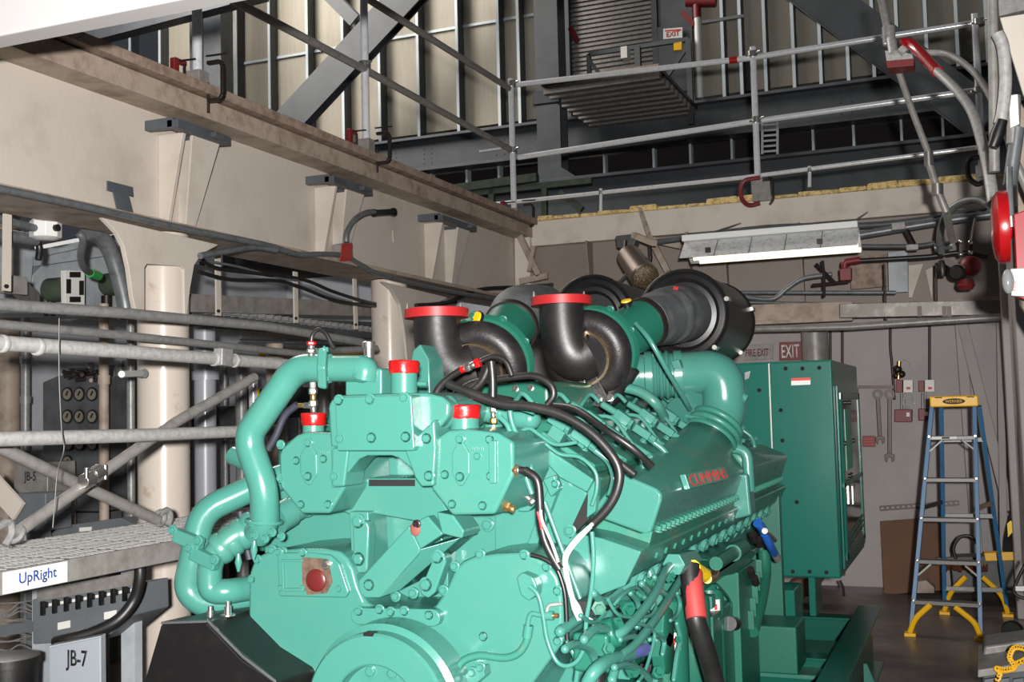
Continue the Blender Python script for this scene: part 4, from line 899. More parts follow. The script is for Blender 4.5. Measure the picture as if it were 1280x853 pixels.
# injector lines across the right bank, eight cylinders
random.seed(4)
gsl = (oy(735, 585, 3.36)-oy(650, 530, 3.36)); sl = gsl.normalized()
base0 = oy(652, 540, 3.36)
up_ = Vector((-sl.z, 0, sl.x)); up_ = up_ if up_.z > 0 else -up_
for k in range(8):
    Yk = 3.38+k*.35; o = Vector((base0.x, Yk, base0.z))
    Lw = gsl.length
    hd = MB().prism([o+sl*.05, o+sl*(Lw*.98), o+sl*(Lw*.98)+Vector((0, .26, 0)), o+sl*.05+Vector((0, .26, 0))], up_*.035).build('rocker_housing', PAINTD, eng, .008)
    a = o+up_*.075; 
    b = MB()
    b.tube([a-sl*.01+up_*.02, a+sl*.06+up_*.02], .014, 10)
    b.bar(a+sl*.055+up_*.018, a+sl*.12+up_*.014, .035, .04, up_); b.cyl(a+sl*.12+up_*.012, a+sl*.135+up_*.012, .022, 6)
    b.bar(a+sl*.105+up_*.0, a+sl*.105-up_*.04, .05, .05, (0, 1, 0))
    b.bar(a+sl*.145+up_*.012, a+sl*.215+up_*.01, .03, .03, up_); b.cyl(a+sl*.215+up_*.008, a+sl*.24+up_*.006, .017, 6)
    b.build('injector', PAINT, hd, .003)
    MB().tube(fillet([a-sl*.02+up_*.02+Vector((0, -.0, 0)), a-sl*.07+up_*.035, a-sl*.09-up_*.02+Vector((0, .04, 0)), a-sl*.1-up_*.1+Vector((0, .06, 0))], .03), .0085, 10).build('fuel_line', PAINT, hd)
    MB().tube(catmull([a+sl*.235, a+sl*.29-up_*.01+Vector((0, .01, 0)), a+sl*.33-up_*.05+Vector((0, .02, 0)), a+sl*.35-up_*.1]), .011, 10).build('fuel_line', PAINT, hd)
    MB().tube(catmull([a+sl*.02-up_*.02+Vector((0, .1, 0)), a+sl*.1+up_*.03+Vector((0, .14, 0)), a+sl*.2-up_*.0+Vector((0, .13, 0)), a+sl*.3-up_*.05+Vector((0, .15, 0))]), .007, 8).build('fuel_line', PAINT, hd)
    bolts(hd, [o+up_*.036+sl*s_+Vector((0, dy, 0)) for s_ in (.09, .19, .29) for dy in (.07, .2)], up_, .011)
# long front tubes
T = lambda name, pts, Y, r, mt=PAINT, seg=12: MB().tube(catmull([oy(x, y, (Y if len(q_) == 0 else q_[0])) for x, y, *q_ in pts], 5), r, seg).build(name, mt, eng)
MB().tube(fillet(PY([(668, 516), (645, 508), (637, 512), (640, 530), (671, 603), (673, 640)], 3.12), .04), .0085, 12).build('fuel_pipe', PAINT, eng)
MB().tube(fillet(PY([(625, 522), (634, 530), (645, 560), (665, 618)], 3.1), .04), .0085, 12).build('fuel_pipe', PAINT, eng)
MB().tube([oy(681, 628, 3.1), oy(702, 685, 3.1), oy(733, 770, 3.1)], .007, 10).build('fuel_pipe', PAINT, eng)
T('thin_pipe', [(682, 555), (700, 568), (725, 572), (744, 590), (746, 612), (740, 632)], 3.22, .006)
T('thin_pipe', [(650, 540), (662, 536), (676, 545), (695, 556), (722, 553)], 3.2, .006)
EP('tube_clip', [(735, 602), (748, 600), (744, 640), (733, 648)], 3.3, .03, PAINT, .003)
# black cables
T('black_cable', [(560, 480), (590, 492), (625, 505), (660, 508), (700, 518), (735, 538), (762, 565), (774, 588), (772, 612), (760, 635), (739, 657)], 3.02, .0135, BLACK)
T('black_cable', [(690, 507, 3.5), (720, 512, 3.4), (755, 536, 3.3), (790, 560, 3.3), (815, 583, 3.35)], 3.3, .011, BLACK)
T('black_cable', [(770, 575), (785, 587), (794, 594)], 3.2, .011, BLACK)
T('pale_wire', [(741, 655), (722, 672), (708, 690), (705, 704), (709, 727), (714, 748)], 3.0, .005, OFFW)
T('pale_wire', [(739, 659), (724, 675), (711, 692), (708, 706), (712, 730), (718, 752)], 2.99, .004, OFFW)
MB().tube(catmull(PY([(714, 746), (720, 760), (726, 775)], 2.99)), [.006, .014, .012], 12).build('clear_sleeve', mat('clear_grey_sleeve', (150, 160, 158), .35), eng)
T('black_conduit', [(656, 588), (668, 596), (673, 606), (675, 630), (676, 652), (681, 675), (690, 695), (700, 712)], 2.97, .0125, BLACK)
T('pale_wire', [(676, 638), (678, 652), (690, 680), (698, 703)], 2.955, .004, OFFW)
T('pale_wire', [(672, 640), (676, 655), (677, 662)], 2.952, .004, REDINK)
T('edge_seal', [(664, 694), (680, 699), (694, 709), (702, 726), (707, 750), (709, 800)], 3.02, .007, BLACKM)
T('green_wire', [(740, 665), (742, 700), (739, 740), (733, 775), (731, 806), (722, 826), (708, 833), (695, 826), (684, 800), (679, 770), (673, 745), (662, 733)], 2.98, .0065)
h_ = EP('sensor_bracket', [(645, 722), (652, 716), (666, 722), (671, 733), (670, 745), (660, 752), (650, 744)], 3.0, .05, bev=.006)
T('green_wire', [(571, 850), (572, 838), (580, 826), (600, 820), (630, 823), (648, 817), (658, 803), (660, 790)], 2.985, .011, PAINTD)
T('green_wire', [(660, 800), (660, 780), (664, 768), (674, 769), (690, 770)], 2.985, .007)
MB().cyl(oy(659, 797, 2.985), oy(661, 782, 2.985), .014, 14).build('sleeve', PAINT, eng)
MB().cyl(oy(682, 770, 2.98), oy(692, 770, 2.98), .013, 12).build('wire_connector', PAINT, eng); MB().cyl(oy(692, 770, 2.98), oy(698, 770, 2.98), .007, 12).build('brass_tip', BRASS, eng)
MB().tube(fillet(PY([(703, 755), (685, 757), (682, 772)], 2.98), .01), .005, 8).build('clip_wire', GALVD, eng)
h_ = EP('lower_bracket', [(576, 850), (586, 838), (604, 834), (606, 846), (590, 860), (574, 862)], 2.99, .05, bev=.004); bolts(h_, PY([(600, 842), (590, 848)], 2.989), (0, -1, 0), .011)
# --- intake manifolds, funnels
MY = 3.52
def PYv(l, Y): return [Vector((p.x, Y, p.z)) for p in l]
prof = PY([(777, 592), (820, 611), (827, 617), (827, 626), (814, 666), (806, 669), (735, 643), (772, 596)], MY)
flp = PY([(731, 642), (800, 667), (816, 664), (812, 681), (806, 691), (733, 656)], MY)
for i, (ya, yb) in enumerate(((MY, 4.9), (4.98, 6.12))):
    mn = MB().hexa(PYv(prof, ya), PYv(prof, yb)).build('intake_manifold', PAINT if i == 0 else PAINTD, eng, .016, 3)
    MB().hexa(PYv(flp, ya-.0), PYv(flp, yb)).build('manifold_flange', PAINTD, mn, .005)
    # studs along the flange edge
    e0 = flp[2]; n_ = 22 if i == 0 else 18
    pts = [Vector((e0.x+.004, ya+.05+(yb-ya-.1)*k/(n_-1), e0.z-.012)) for k in range(n_)]
    bolts(mn, pts, (.25, 0, 1), .011, PAINTD, h=.016)
    # second lower row
    if i == 0: bolts(mn, [p+Vector((-.012, 0, -.085)) for p in pts[::2]], (1, 0, -.3), .012, PAINTD)
    # funnel
    nc = oy(893, 552, 5.0) if i == 0 else oy(912, 556, 5.03)
    nt = oy(912, 552, 5.06)
    c0 = oy(888, 546, 4.92); ax0 = (oy(907, 512, 5.0)-c0).normalized(); ux0 = (XA-ax0*XA.dot(ax0)).normalized(); vy0 = ax0.cross(ux0)
    tA, tB, tC = prof[0], prof[1], prof[2]
    if i == 0: ring = [Vector((tA.x, ya+.12, tA.z)), Vector((tC.x, ya+.12, tC.z+.0)), Vector((tC.x, yb, tC.z)), Vector((tA.x, yb, tA.z))]
    else: ring = [Vector((tA.x, ya, tA.z)), Vector((tC.x, ya, tC.z)), Vector((tC.x, yb-.06, tC.z)), Vector((tA.x, yb-.06, tA.z))]
    seg = 24; lo = []; hi = []
    fr_r = .112
    for k in range(seg):
        a = 2*math.pi*k/seg+math.pi*.25; u = Vector((math.cos(a), math.sin(a), 0)); hi.append(nt+Vector((u.x*fr_r*.9, u.y*fr_r*.9, -.045)) if i else c0+(ux0*u.x+vy0*u.y)*fr_r)
        # square param
        s_ = max(abs(u.x), abs(u.y)); sx, sy = u.x/s_, u.y/s_
        fx, fy = (sx+1)/2, (sy+1)/2
        lo.append((ring[0]*(1-fx)+ring[1]*fx)*(1-fy)+(ring[3]*(1-fx)+ring[2]*fx)*fy)
    b = MB(); V = []; nl = 6
    for j in range(nl+1):
        t_ = j/nl; e = t_
        for k in range(seg): V.append(lo[k].lerp(hi[k], e))
    Fc = []
    for j in range(nl):
        for k in range(seg): Fc.append([j*seg+k, j*seg+(k+1) % seg, (j+1)*seg+(k+1) % seg, (j+1)*seg+k])
    Fc += [list(range(seg-1, -1, -1)), [nl*seg+k for k in range(seg)]]
    b.add(V, Fc); b.build('funnel', PAINTD, mn, ang=50)
# web between funnel and valley
nt = oy(905, 545, 5.0)
MB().prism([oy(836, 503, 5.0), oy(880, 470, 5.05), oy(888, 500, 5.0), oy(868, 530, 4.9), oy(820, 530, 4.7)], (0, .03, 0)).build('gusset_web', PAINT, eng, .004)
# joint block in the seam
b = MB(); e = prof[2]; b.hexa([(e.x-.06, 4.88, e.z-.02), (e.x+.02, 4.88, e.z-.02), (e.x+.03, 4.88, e.z-.2), (e.x-.05, 4.88, e.z-.22)], [(e.x-.06, 5.0, e.z-.02), (e.x+.02, 5.0, e.z-.02), (e.x+.03, 5.0, e.z-.2), (e.x-.05, 5.0, e.z-.22)]); b.build('joint_block', PAINT, eng, .012)
MB().tube(fillet([Vector((e.x-.08, 4.94, e.z+.09)), Vector((e.x+.01, 4.94, e.z+.08)), Vector((e.x+.015, 4.94, e.z-.1))], .05), .024, 16).build('joint_rib', PAINT, eng)
# name plate
yA = ox(862, 600, e.x+.024).y; yB = ox(909, 590, e.x+.05).y; zA = ox(864, 611, e.x+.024).z; zT = ox(862, 592, e.x+.024).z
lean = Vector((-.3, 0, 1)).normalized(); ph = (zT-zA); P0 = Vector((e.x+.024, yA, zA)); Ld = Vector((.034, yB-yA, 0))
np_ = MB().prism([P0, P0+Ld, P0+Ld+lean*ph, P0+lean*ph], Vector((-.02, 0, -.004))).build('name_plate', PAINT, eng, .002)
text('CUMMINS', 'lettering', np_, P0+Ld*.03+lean*ph*.14+Vector((.001, 0, 0)), Ld, lean, ph*.74, REDINK, depth=.0006, bold=.0, fit=Ld.length*.93, label='red raised lettering')
# elbow pipe with bellows and clamps
er = .098
ep = fillet([oy(800, 470, 4.95), oy(850, 468, 5.0), oy(903, 464, 5.0), oy(907, 515, 5.0), c0], .17, 12)
el = MB().tube(ep, er, 32).build('charge_air_elbow', PAINT, eng)
b = MB()
for dz, rr_ in ((.0, .125), (.035, .128), (.07, .122)): b.torus(c0+ax0*dz, ax0, rr_*.9, .015, 36, 10)
b.build('hose_clamp', PAINTD, el)
for dz in (.07, .03): MB().cyl(c0+ax0*dz+Vector((-.17, -.08, .05)), c0+ax0*dz+Vector((-.02, -.11, .02)), .009, 8).build('clamp_screw', PAINT, el)
MB().cyl(oy(925, 495, 4.98), oy(934, 499, 4.98), .02, 14).build('sensor_boss', PAINT, el)
q0 = oy(800, 470, 4.95); q1 = oy(852, 468, 5.0); L_ = (q1-q0).length
MB().lathe(q0, q1-q0, [(L_*t_, .098+.013*(1 if .12 < t_ < .3 else 0)+.016*(abs(math.sin(t_*math.pi*7)) if .3 < t_ < .75 else 0)+(.012 if t_ > .8 else 0)) for t_ in [k/48 for k in range(49)]], 32).build('bellows', PAINT, el)
MB().prism(PY([(838, 452), (848, 449), (852, 460), (842, 462)], 4.86), (0, .1, 0)).build('lug', PAINT, el, .005)
MB().tube([oy(772, 478, 4.9), oy(800, 470, 4.95)], [.085, .098], 28).build('inlet_stub', PAINT, el)
MB().tube(catmull([oy(776, 484, 4.5), oy(800, 490, 4.5), oy(820, 505, 4.5), oy(830, 522, 4.6)]), .022, 14).build('oil_pipe', PAINT, eng)
MB().tube(catmull([oy(795, 405, 4.55), oy(812, 425, 4.5), oy(835, 465, 4.55), oy(856, 500, 4.7), oy(862, 512, 4.8)]), .011, 12).build('sense_line', PAINT, eng)
# --- turbochargers
def turbo(A, B, capc, capw, elbow, Rm, lab):
    ax = (B-A).normalized(); t = MB().torus(A+ax*.04, ax, Rm, Rm*.40, 48, 14)
    t.lathe(A, ax, [(-.01, Rm*.55), (-.01, Rm*.75), (.04, Rm), (.1, Rm*.9), (.1, Rm*.5)], 40)
    tc = t.build('turbocharger', CAST, eng, label=lab)
    MB().lathe(A+ax*.1, ax, [(0, Rm*1.15), (.0, Rm*1.36), (.018, Rm*1.42), (.03, Rm*1.36), (.045, Rm*1.40), (.06, Rm*1.36), (.075, Rm*1.15), (.13, Rm*1.02), (.2, Rm*.75)], 48).build('backing_ring', PAINTG, tc, label='green backing ring')
    u, v = frame(ax); bolts(tc, [A+ax*.115+(u*math.cos(a)+v*math.sin(a))*Rm*1.32 for a in [2*math.pi*k/9 for k in range(9)]], -ax, .012, PAINTG)
    MB().lathe(A+ax*(-.03), ax, [(0, Rm*.78), (0, Rm*.86), (.022, Rm*.86), (.022, Rm*.78)], 40, True).build('clamp_band', GOLD, tc, label='bright clamp band')
    cz = Vector((capc.x, capc.y, elbow.z)); cz = cz+(A-cz)*.08; E_ = A+Vector((0, 0, .012)); S_ = capc-Vector((0, 0, .03)); k_ = 18
    pts = [capc]+[S_*(1-i/k_)**2+cz*2*(i/k_)*(1-i/k_)+E_*(i/k_)**2 for i in range(k_+1)]
    MB().tube(pts, [Rm*.67, Rm*.76, Rm*.80], 36).build('intake_elbow', BLACK, tc, label='black rubber intake elbow')
    up = Vector((0, 0, 1)); r = m(capc, capw/2)
    cp = MB().lathe(capc-up*.0, up, [(0, r*.9), (0, r), (.035, r*.985), (.038, r*.9), (.039, .02)], 44).build('port_cover', REDR, tc, label='red inlet cover')
    for s_ in (-.9, .75):
        q = capc+up*.036+RT*r*s_; MB().lathe(q, up, [(0, .007), (.022, .003)], 8).build('spring_pin', STEEL, tc)
    return tc, ax
A1 = oy(596, 464, 3.95); B1 = oy(672, 400, 4.75)
t1, ax1 = turbo(A1, B1, oy(546, 398, 3.9), 81, oy(553, 476, 3.85), .136, 'left turbocharger')
A2 = oy(731, 446, 4.4); B2 = oy(800, 405, 5.1)
t2_, ax2 = turbo(A2, B2, oy(702, 382, 4.35), 76, oy(708, 458, 4.3), .136, 'right turbocharger')
# outlets
def outlet(A, ax, pts, Y, w0, w1, par):
    b = MB(); P = PY(pts, Y); b.tube([P[0], P[1], P[2]], [w0, w0*1.05, w1], 4 if False else 20); return b.build('outlet_duct', CAST, par)
outlet(A2, ax2, [(784, 455), (762, 488), (732, 508)], 4.5, .062, .085, t2_)
MB().prism(PY([(722, 486), (745, 468), (762, 500), (748, 510), (712, 500)], 4.4), (0, .1, 0)).build('outlet_flange', CAST, t2_, .006)
bolts(t2_, PY([(727, 485), (748, 504), (762, 503)], 4.39), (0, -1, .2), .012, STEEL)
outlet(A1, ax1, [(655, 470), (652, 490), (640, 512)], 4.0, .05, .06, t1)
bolts(t1, PY([(644, 491), (663, 490)], 3.9), (0, -1, .2), .010, STEEL)
MB().prism(PY([(617, 490), (650, 478), (672, 480), (676, 505), (620, 508)], 4.05), (0, .25, 0)).build('turbine_housing', CAST, t1, .02)
# air tubes
def airtube(A, ax, P, F, rg, r1, fl):
    a = A+ax*.14
    g = MB().tube(fillet([a, P], .1) if False else [a, P], [.1, rg], 32).build('air_tube', PAINTG, eng)
    MB().lathe(P-(P-a).normalized()*.03, P-a, [(0, rg*1.0), (.0, rg*1.06), (.03, rg*1.06), (.03, rg)], 32).build('clamp_band', TOOL, g)
    h = fillet([P-(P-a).normalized()*.02, P.lerp(F, .45)+Vector((0, 0, .01)), F], .2, 10); n = len(h); rs = [rg*1.04+(r1-rg*1.04)*min(1, i/(n-1)*1.4)+.006*(1 if (i // 2) % 2 else 0) for i in range(n)]
    MB().tube(h, rs, 36).build('rubber_hose', GREYR, eng, label='dusty grey rubber hose')
    return g
P2 = oy(808, 403, 4.86)
g2 = airtube(A2, ax2, P2, oy(858, 392, 5.42), .112, .135, 0)
u2 = Vector((-.1, -.4, 1)).normalized(); p = (A2+ax2*.14).lerp(P2, .72)+u2*.118
MB().lathe(p, u2, [(-.02, .018), (.0, .018), (.001, .026), (.014, .028)], 20).build('indicator', BLACKM, g2); MB().lathe(p+u2*.012, u2, [(0, .024), (.008, .022)], 20).build('indicator_cap', YEL, g2, label='yellow indicator cap')
for (x, y, Y) in ((817, 381, 4.9), (797, 407, 4.6), (845, 360, 5.1)): MB().bar(oy(x-3, y, Y), oy(x+3, y+1, Y), .014).build('red_tag', RED, g2)
P1 = oy(640, 406, 4.42)
g1 = airtube(A1, ax1, P1, oy(655, 388, 4.95), .112, .12, 0)
MB().tube(catmull([oy(652, 389, 4.9), oy(672, 394, 5.15), oy(705, 402, 5.45), oy(728, 402, 5.64)]), [.12, .11, .1, .1], 28).build('rubber_hose', GREYR, eng, label='dusty grey rubber hose')
p = oy(600, 399, 4.0); MB().lathe(p, Vector((-.5, -.8, .3)), [(-.02, .016), (0, .016), (.001, .028), (.014, .03)], 20).build('indicator', BLACKM, g1); MB().lathe(p+Vector((-.5, -.8, .3)).normalized()*.012, Vector((-.5, -.8, .3)), [(0, .026), (.008, .024)], 20).build('indicator_cap', YEL, g1, label='yellow indicator cap')
# grey hose hump in front
MB().tube(catmull([oy(641, 404, 4.45), oy(646, 394, 4.5), oy(655, 389, 4.65), oy(680, 386, 4.95)]), [.115, .12, .12, .11], 30).build('rubber_hose', GREYR, eng, label='dusty grey rubber hose')
# air filters
def afilter(x, y, Y, wpx, L_, lab):
    c = oy(x, y, Y); r = m(c, wpx); ax = Vector((0, 1, 0))
    f = MB().lathe(c, ax, [(.05, r*.3), (.05, r*.55), (.03, r*.62), (.035, r*.72), (.02, r*.8), (.03, r*.9), (.0, r*.95), (-.005, r*.985), (.0, r*1.0), (.02, r*1.015), (.035, r*.985), (L_-.03, r*.985), (L_-.02, r*1.02), (L_, r*1.01), (L_+.01, r*.9)], 56).build('air_filter', BLACKM, eng, label=lab, ang=14)
    for k, a in enumerate((16, -48)):
        for yy in (.04, L_-.03):
            q = c+Vector((math.cos(R(a))*r*1.02, yy, math.sin(R(a))*r*1.02)); b = MB(); b.bar(q-Vector((0, .03, 0)), q+Vector((0, .04, 0)), .02, .014, (math.cos(R(a)), 0, math.sin(R(a)))); b.cyl(q-Vector((0, .03, 0)), q-Vector((0, .045, 0)), .012, 8); b.build('latch', STEEL, f)
    return f
afilter(853, 393, 5.35, 57, .72, 'right black air filter canister')
afilter(739, 396, 5.62, 53, .72, 'left black air filter canister')
MB().box((-1.9, 5.3, z1), (-1.3, 6.2, z1+.12)).build('filter_bracket', PAINTG, eng, .01)
for fx in (-1.8, -1.45): MB().box((fx, 5.5, z1), (fx+.05, 6.0, 1.85)).build('filter_bracket', PAINTG, eng, .01)
# hoses in front of left turbo
fitting(576, 463, 600, 453, 3.3, .014, [RED, STEEL, STEEL, RED])
T('black_hose', [(576, 463), (562, 472), (549, 485), (542, 500)], 3.3, .013, BLACK)
T('black_hose', [(600, 452), (616, 446), (632, 452), (640, 470)], 3.32, .009, BLACK)
T('black_hose', [(614, 452), (616, 475), (616, 500)], 3.28, .014, BLACK)
T('black_hose', [(612, 455), (600, 480), (570, 500), (548, 508)], 3.36, .014, BLACK)
T('black_hose', [(608, 458), (596, 488), (575, 504), (555, 512)], 3.42, .014, BLACK)
T('black_hose', [(560, 500), (590, 480), (625, 474), (665, 470), (687, 480), (692, 494), (684, 506)], 3.4, .012, BLACK)
T('black_hose', [(545, 495), (575, 500), (610, 500), (640, 505)], 3.45, .022, BLACK)
fitting(616, 501, 617, 530, 3.25, .011, [RED, STEEL, STEEL, BRASS]); MB().cyl(oy(617, 531, 3.25), oy(617, 545, 3.25), .03, 18).build('port_boss', PAINT, eng)
# --- right flank below the manifolds
SXp = -1.12
b = MB(); b.box((-1.5, 3.6, .45), (SXp-.02, 6.2, 1.15)); b.build('block_side', PAINTG, eng, .02)
random.seed(21)
zt = flp[3].z
for k in range(14):
    y = 3.6+k*.185
    b = MB(); b.bar((SXp+.12, y, zt-.03), (SXp-.02, y+.02, zt-.22), .05, .045); b.cyl((SXp+.06, y+.07, zt-.04), (SXp+.0, y+.08, zt-.2), .013, 10); b.lathe((SXp+.07, y, zt-.12), (1, 0, -.4), [(0, .03), (.02, .03), (.022, .016), (.03, .016)], 8); b.build('port_runner', PAINT, eng, .004)
# big harness tubes hanging under the manifold (front half)
def TX(name, pts, r, mt=PAINT, seg=12):
    Q = [ox(x, y, X_) for x, y, X_ in pts]
    if name == 'green_hose': r *= .8
    b = MB().tube(catmull(Q, 6), r, seg)
    if name == 'green_hose': b.sphere(Q[0], r*.99, 12); b.sphere(Q[-1], r*.99, 12)
    return b.build(name, mt, eng)
TX('green_hose', [(850, 700, -.98), (833, 712, -.97), (820, 740, -.95), (800, 768, -.95), (778, 790, -.96), (755, 800, -1.0)], .018)
TX('green_hose', [(858, 712, -.98), (838, 745, -.97), (818, 775, -.95), (795, 805, -.95), (775, 822, -.96), (765, 850, -.96)], .017)
TX('green_hose', [(846, 735, -1.0), (826, 768, -.98), (806, 796, -.98), (788, 815, -1.0)], .012)
TX('green_hose', [(812, 715, -1.05), (820, 740, -1.03), (826, 762, -1.02), (820, 800, -1.02)], .022)
TX('green_hose', [(700, 790, -1.1), (730, 770, -1.08), (770, 755, -1.06), (800, 735, -1.05)], .02)
TX('green_hose', [(742, 800, -1.08), (755, 780, -1.05), (765, 760, -1.05)], .017)
TX('purple_hose_end', [(772, 825, -.97), (795, 815, -.96), (807, 812, -.96)], .02, PURP)
TX('green_hose', [(735, 853, -1.0), (745, 838, -.98), (762, 826, -.97), (788, 818, -.96)], .024)
TX('dark_hose', [(752, 820, -1.02), (748, 840, -1.0), (744, 870, -1.0)], .022, BLACK)
TX('green_wire', [(760, 750, -.98), (772, 768, -.97), (790, 772, -.96), (812, 770, -.95), (820, 760, -.95)], .0055)
TX('green_wire', [(790, 780, -.95), (806, 782, -.94), (818, 792, -.94), (814, 815, -.94), (806, 840, -.94), (798, 853, -.94)], .0055)
TX('green_wire', [(768, 756, -.98), (778, 745, -.97), (795, 735, -.97), (808, 748, -.97)], .005)
for k in range(26):
    y = random.uniform(3.45, 4.9); z = random.uniform(.75, 1.08); x = SXp+random.uniform(-.02, .08)
    b = MB(); q = random.random()
    if q < .4: b.tube(catmull([(x, y, z), (x+.03, y+.07, z-.05), (x+.02, y+.16, z-.02), (x, y+.25, z-.12)]), random.choice([.008, .012, .006]), 8)
    elif q < .75: b.lathe((x, y, z), (1, 0, .2), [(0, .035), (.02, .035), (.022, .02), (.05, .02), (.052, .012)], 6)
    else: b.box((x, y, z), (x+.04, y+.07, z+.05))
    b.build(['small_hose', 'pipe_union', 'small_block'][0 if q < .4 else 1 if q < .75 else 2], PAINT, eng, .003 if q >= .75 else 0)
b = MB(); q = ox(755, 808, -1.02); b.box(q-Vector((.07, .08, .06)), q+Vector((.04, .1, .05))); b.cyl(q+Vector((.0, -.02, .03)), q+Vector((.05, -.02, .05)), .045, 16); b.build('pump_body', PAINTG, eng, .012)
k = 0
for (x, y) in ((832, 785), (832, 815)):
    q = ox(x, y, -1.0); hc = MB().lathe(q-Vector((.03, 0, 0)), (1, 0, 0), [(0, .075), (.04, .075), (.045, .065)], 8).build('hand_hole_cover', PAINTG, eng, .004)
    MB().bar(q+Vector((-.005, -.05, .03)), q+Vector((-.005, .06, .03)), .012, .012).build('clip', TOOL, hc)
# filter canisters with labels
def canister(x, ytop, X_, r, lx, ly):
    q = ox(x, ytop, X_); c = MB().lathe(Vector((q.x-r*.4, q.y, .45)), (0, 0, 1), [(0, r*.8), (.03, r), (q.z-.45-.05, r), (q.z-.45-.02, r*.95), (q.z-.45, r*.6)], 28).build('oil_filter', PAINTG, eng)
    # label wraps the side facing the aisle
    s_ = MB(); seg = 8; vs = []; z_ = ox(lx, ly, X_).z; h = .06
    ang0 = -75; cx, cyy_ = q.x-r*.4, q.y
    A_ = [(cx+math.cos(R(ang0+k*5.5))*r*1.02, cyy_+math.sin(R(ang0+k*5.5))*r*1.02) for k in range(seg+1)]
    for zz_ in (z_-h, z_): vs += [(a[0], a[1], zz_) for a in A_]
    s_.add(vs, [[k, k+1, seg+2+k, seg+1+k] for k in range(seg)]); o = s_.build('label', WHITE, c, label='white label'); sm = o.modifiers.new('thickness', 'SOLIDIFY'); sm.thickness = .001
    a_ = R(ang0+22); n_ = Vector((math.cos(a_), math.sin(a_), 0)); p_ = Vector((cx, cyy_, z_-h*.35))+n_*(r*1.03)
    MB().bar(p_+Vector((0, 0, .003)), p_-Vector((0, 0, .02)), .012, .003, n_).build('label_mark', REDINK, c)
canister(840, 742, -1.02, .085, 858, 774); canister(872, 738, -1.03, .075, 881, 757); canister(893, 730, -1.03, .06, 893, 748)
MB().box((-1.1, ox(845, 740, -1.05).y-.1, 1.02), (-.98, ox(895, 730, -1.05).y+.2, 1.07)).build('filter_header', PAINTG, eng, .01)
# red and black cable with yellow tape
cbl = TX('black_cable', [(862, 706, -.93), (864, 735, -.92), (870, 775, -.9), (882, 812, -.88), (898, 870, -.86)], .034, BLACK)
TX('red_sleeve', [(865, 716, -.925), (866, 735, -.915), (871, 774, -.895)], .0365, REDC, 18)
TX('yellow_tape', [(866, 710, -.92), (872, 714, -.92), (880, 719, -.92)], .027, YELT, 10)
MB().cyl(ox(842, 706, -.96), ox(864, 700, -.96), .04, 6).build('connector_block', PAINT, eng, .004)
TX('brass_elbow', [(884, 724, -.95), (892, 722, -.96), (894, 714, -.98)], .018, BRASS)
# side panels and housing toward the rear
for (x0, y0, x1, y1, X_, mt_) in [(896, 735, 935, 900, -1.0, PAINTG), (930, 700, 945, 900, -.97, PAINTG), (880, 690, 950, 730, -1.02, PAINTG)]:
    A_ = ox(x0, y1, X_); B_ = ox(x1, y0, X_); zl, zh = sorted((A_.z, B_.z)); MB().box((X_-.25, min(A_.y, B_.y), max(.42, zl)), (X_, max(A_.y, B_.y), zh)).build('side_panel', mt_, eng, .006)
b = MB().prism([ox(885, 700, -.98), ox(920, 678, -.98), ox(948, 690, -.98), ox(930, 716, -.98), ox(900, 722, -.98)], (-.15, 0, 0)); b.build('starter_cover', PAINTG, eng, .01)
a = ox(895, 705, -.93); c = ox(935, 680, -.93); MB().lathe(a, c-a, [(0, .012), (0, .026), ((c-a).length*.5, .026), ((c-a).length*.5, .034), ((c-a).length*.8, .034), ((c-a).length*.8, .02)], 20).build('starter_motor', PAINTG, eng)
MB().cyl(ox(912, 780, -.99), ox(918, 780, -.99), .03, 14).build('dark_knob', BLACKM, eng)
TX('thin_cable', [(897, 735, -.96), (905, 740, -.96), (914, 755, -.96), (910, 768, -.96), (898, 774, -.97)], .004, PAINTG)
for i in range(5): 
    p = ox(948-i*2.5, 700+i*16, -.96); MB().bar(p, p+Vector((0, .0, -.08)), .03, .012).build('flywheel_rib', PAINTG, eng)
TX('flywheel_rim', [(955, 690, -.98), (956, 720, -.97), (950, 755, -.96), (940, 790, -.96)], .03, PAINTG)
# blue hose with steel fittings
TX('blue_hose', [(947, 654, -.93), (952, 660, -.92), (956, 668, -.92)], .022, BLUEH)
TX('steel_fitting', [(956, 664, -.9), (962, 669, -.9), (968, 675, -.9)], .014, STEEL)
TX('blue_hose', [(956, 668, -.91), (962, 681, -.9), (968, 692, -.9)], .019, BLUEH)
TX('steel_fitting', [(967, 690, -.9), (972, 699, -.9)], .019, GALVD)
for (x, y) in ((941, 668), (948, 674), (938, 712), (943, 722)): MB().cyl(ox(x, y, -.95), ox(x+2, y+8, -.95), .018, 8).build('dark_fitting', TOOL, eng)

# ================================================================== GENERATOR AND SKID
t = thing('generator', 'dark green generator body behind the engine beside the cabinet', 'generator', (-1.7, 7, .42))
MB().lathe((-1.7, 6.25, 1.12), (0, 1, 0), [(0, .4), (0, .66), (.12, .66), (.12, .6), (.5, .6), (.52, .45)], 48).build('housing', PAINTG, t)
MB().lathe((-1.78, 6.7, 1.05), (0, 1, 0), [(0, .38), (.8, .38), (.84, .3)], 40).build('exciter_housing', PAINTG, t)
z_ = .42
A_ = ox(952, 700, -.93).y; B_ = ox(970, 700, -.93).y
MB().box((-1.3, 6.05, z_), (-.98, 6.12, 1.3)).build('adapter_plate', PAINTG, t, .005)
MB().box((-1.3, 6.14, z_), (-1.02, 6.36, 1.2)).build('side_box', PAINTG, t, .008)
MB().box((-1.3, 6.45, z_), (-.98, 6.74, .66)).build('side_box', CABG, t, .008)
for k in range(4): MB().cyl((-1.02, 6.25, .65+k*.07), (-1.015, 6.25, .65+k*.07), .01, 8).build('screw', TOOL, t)
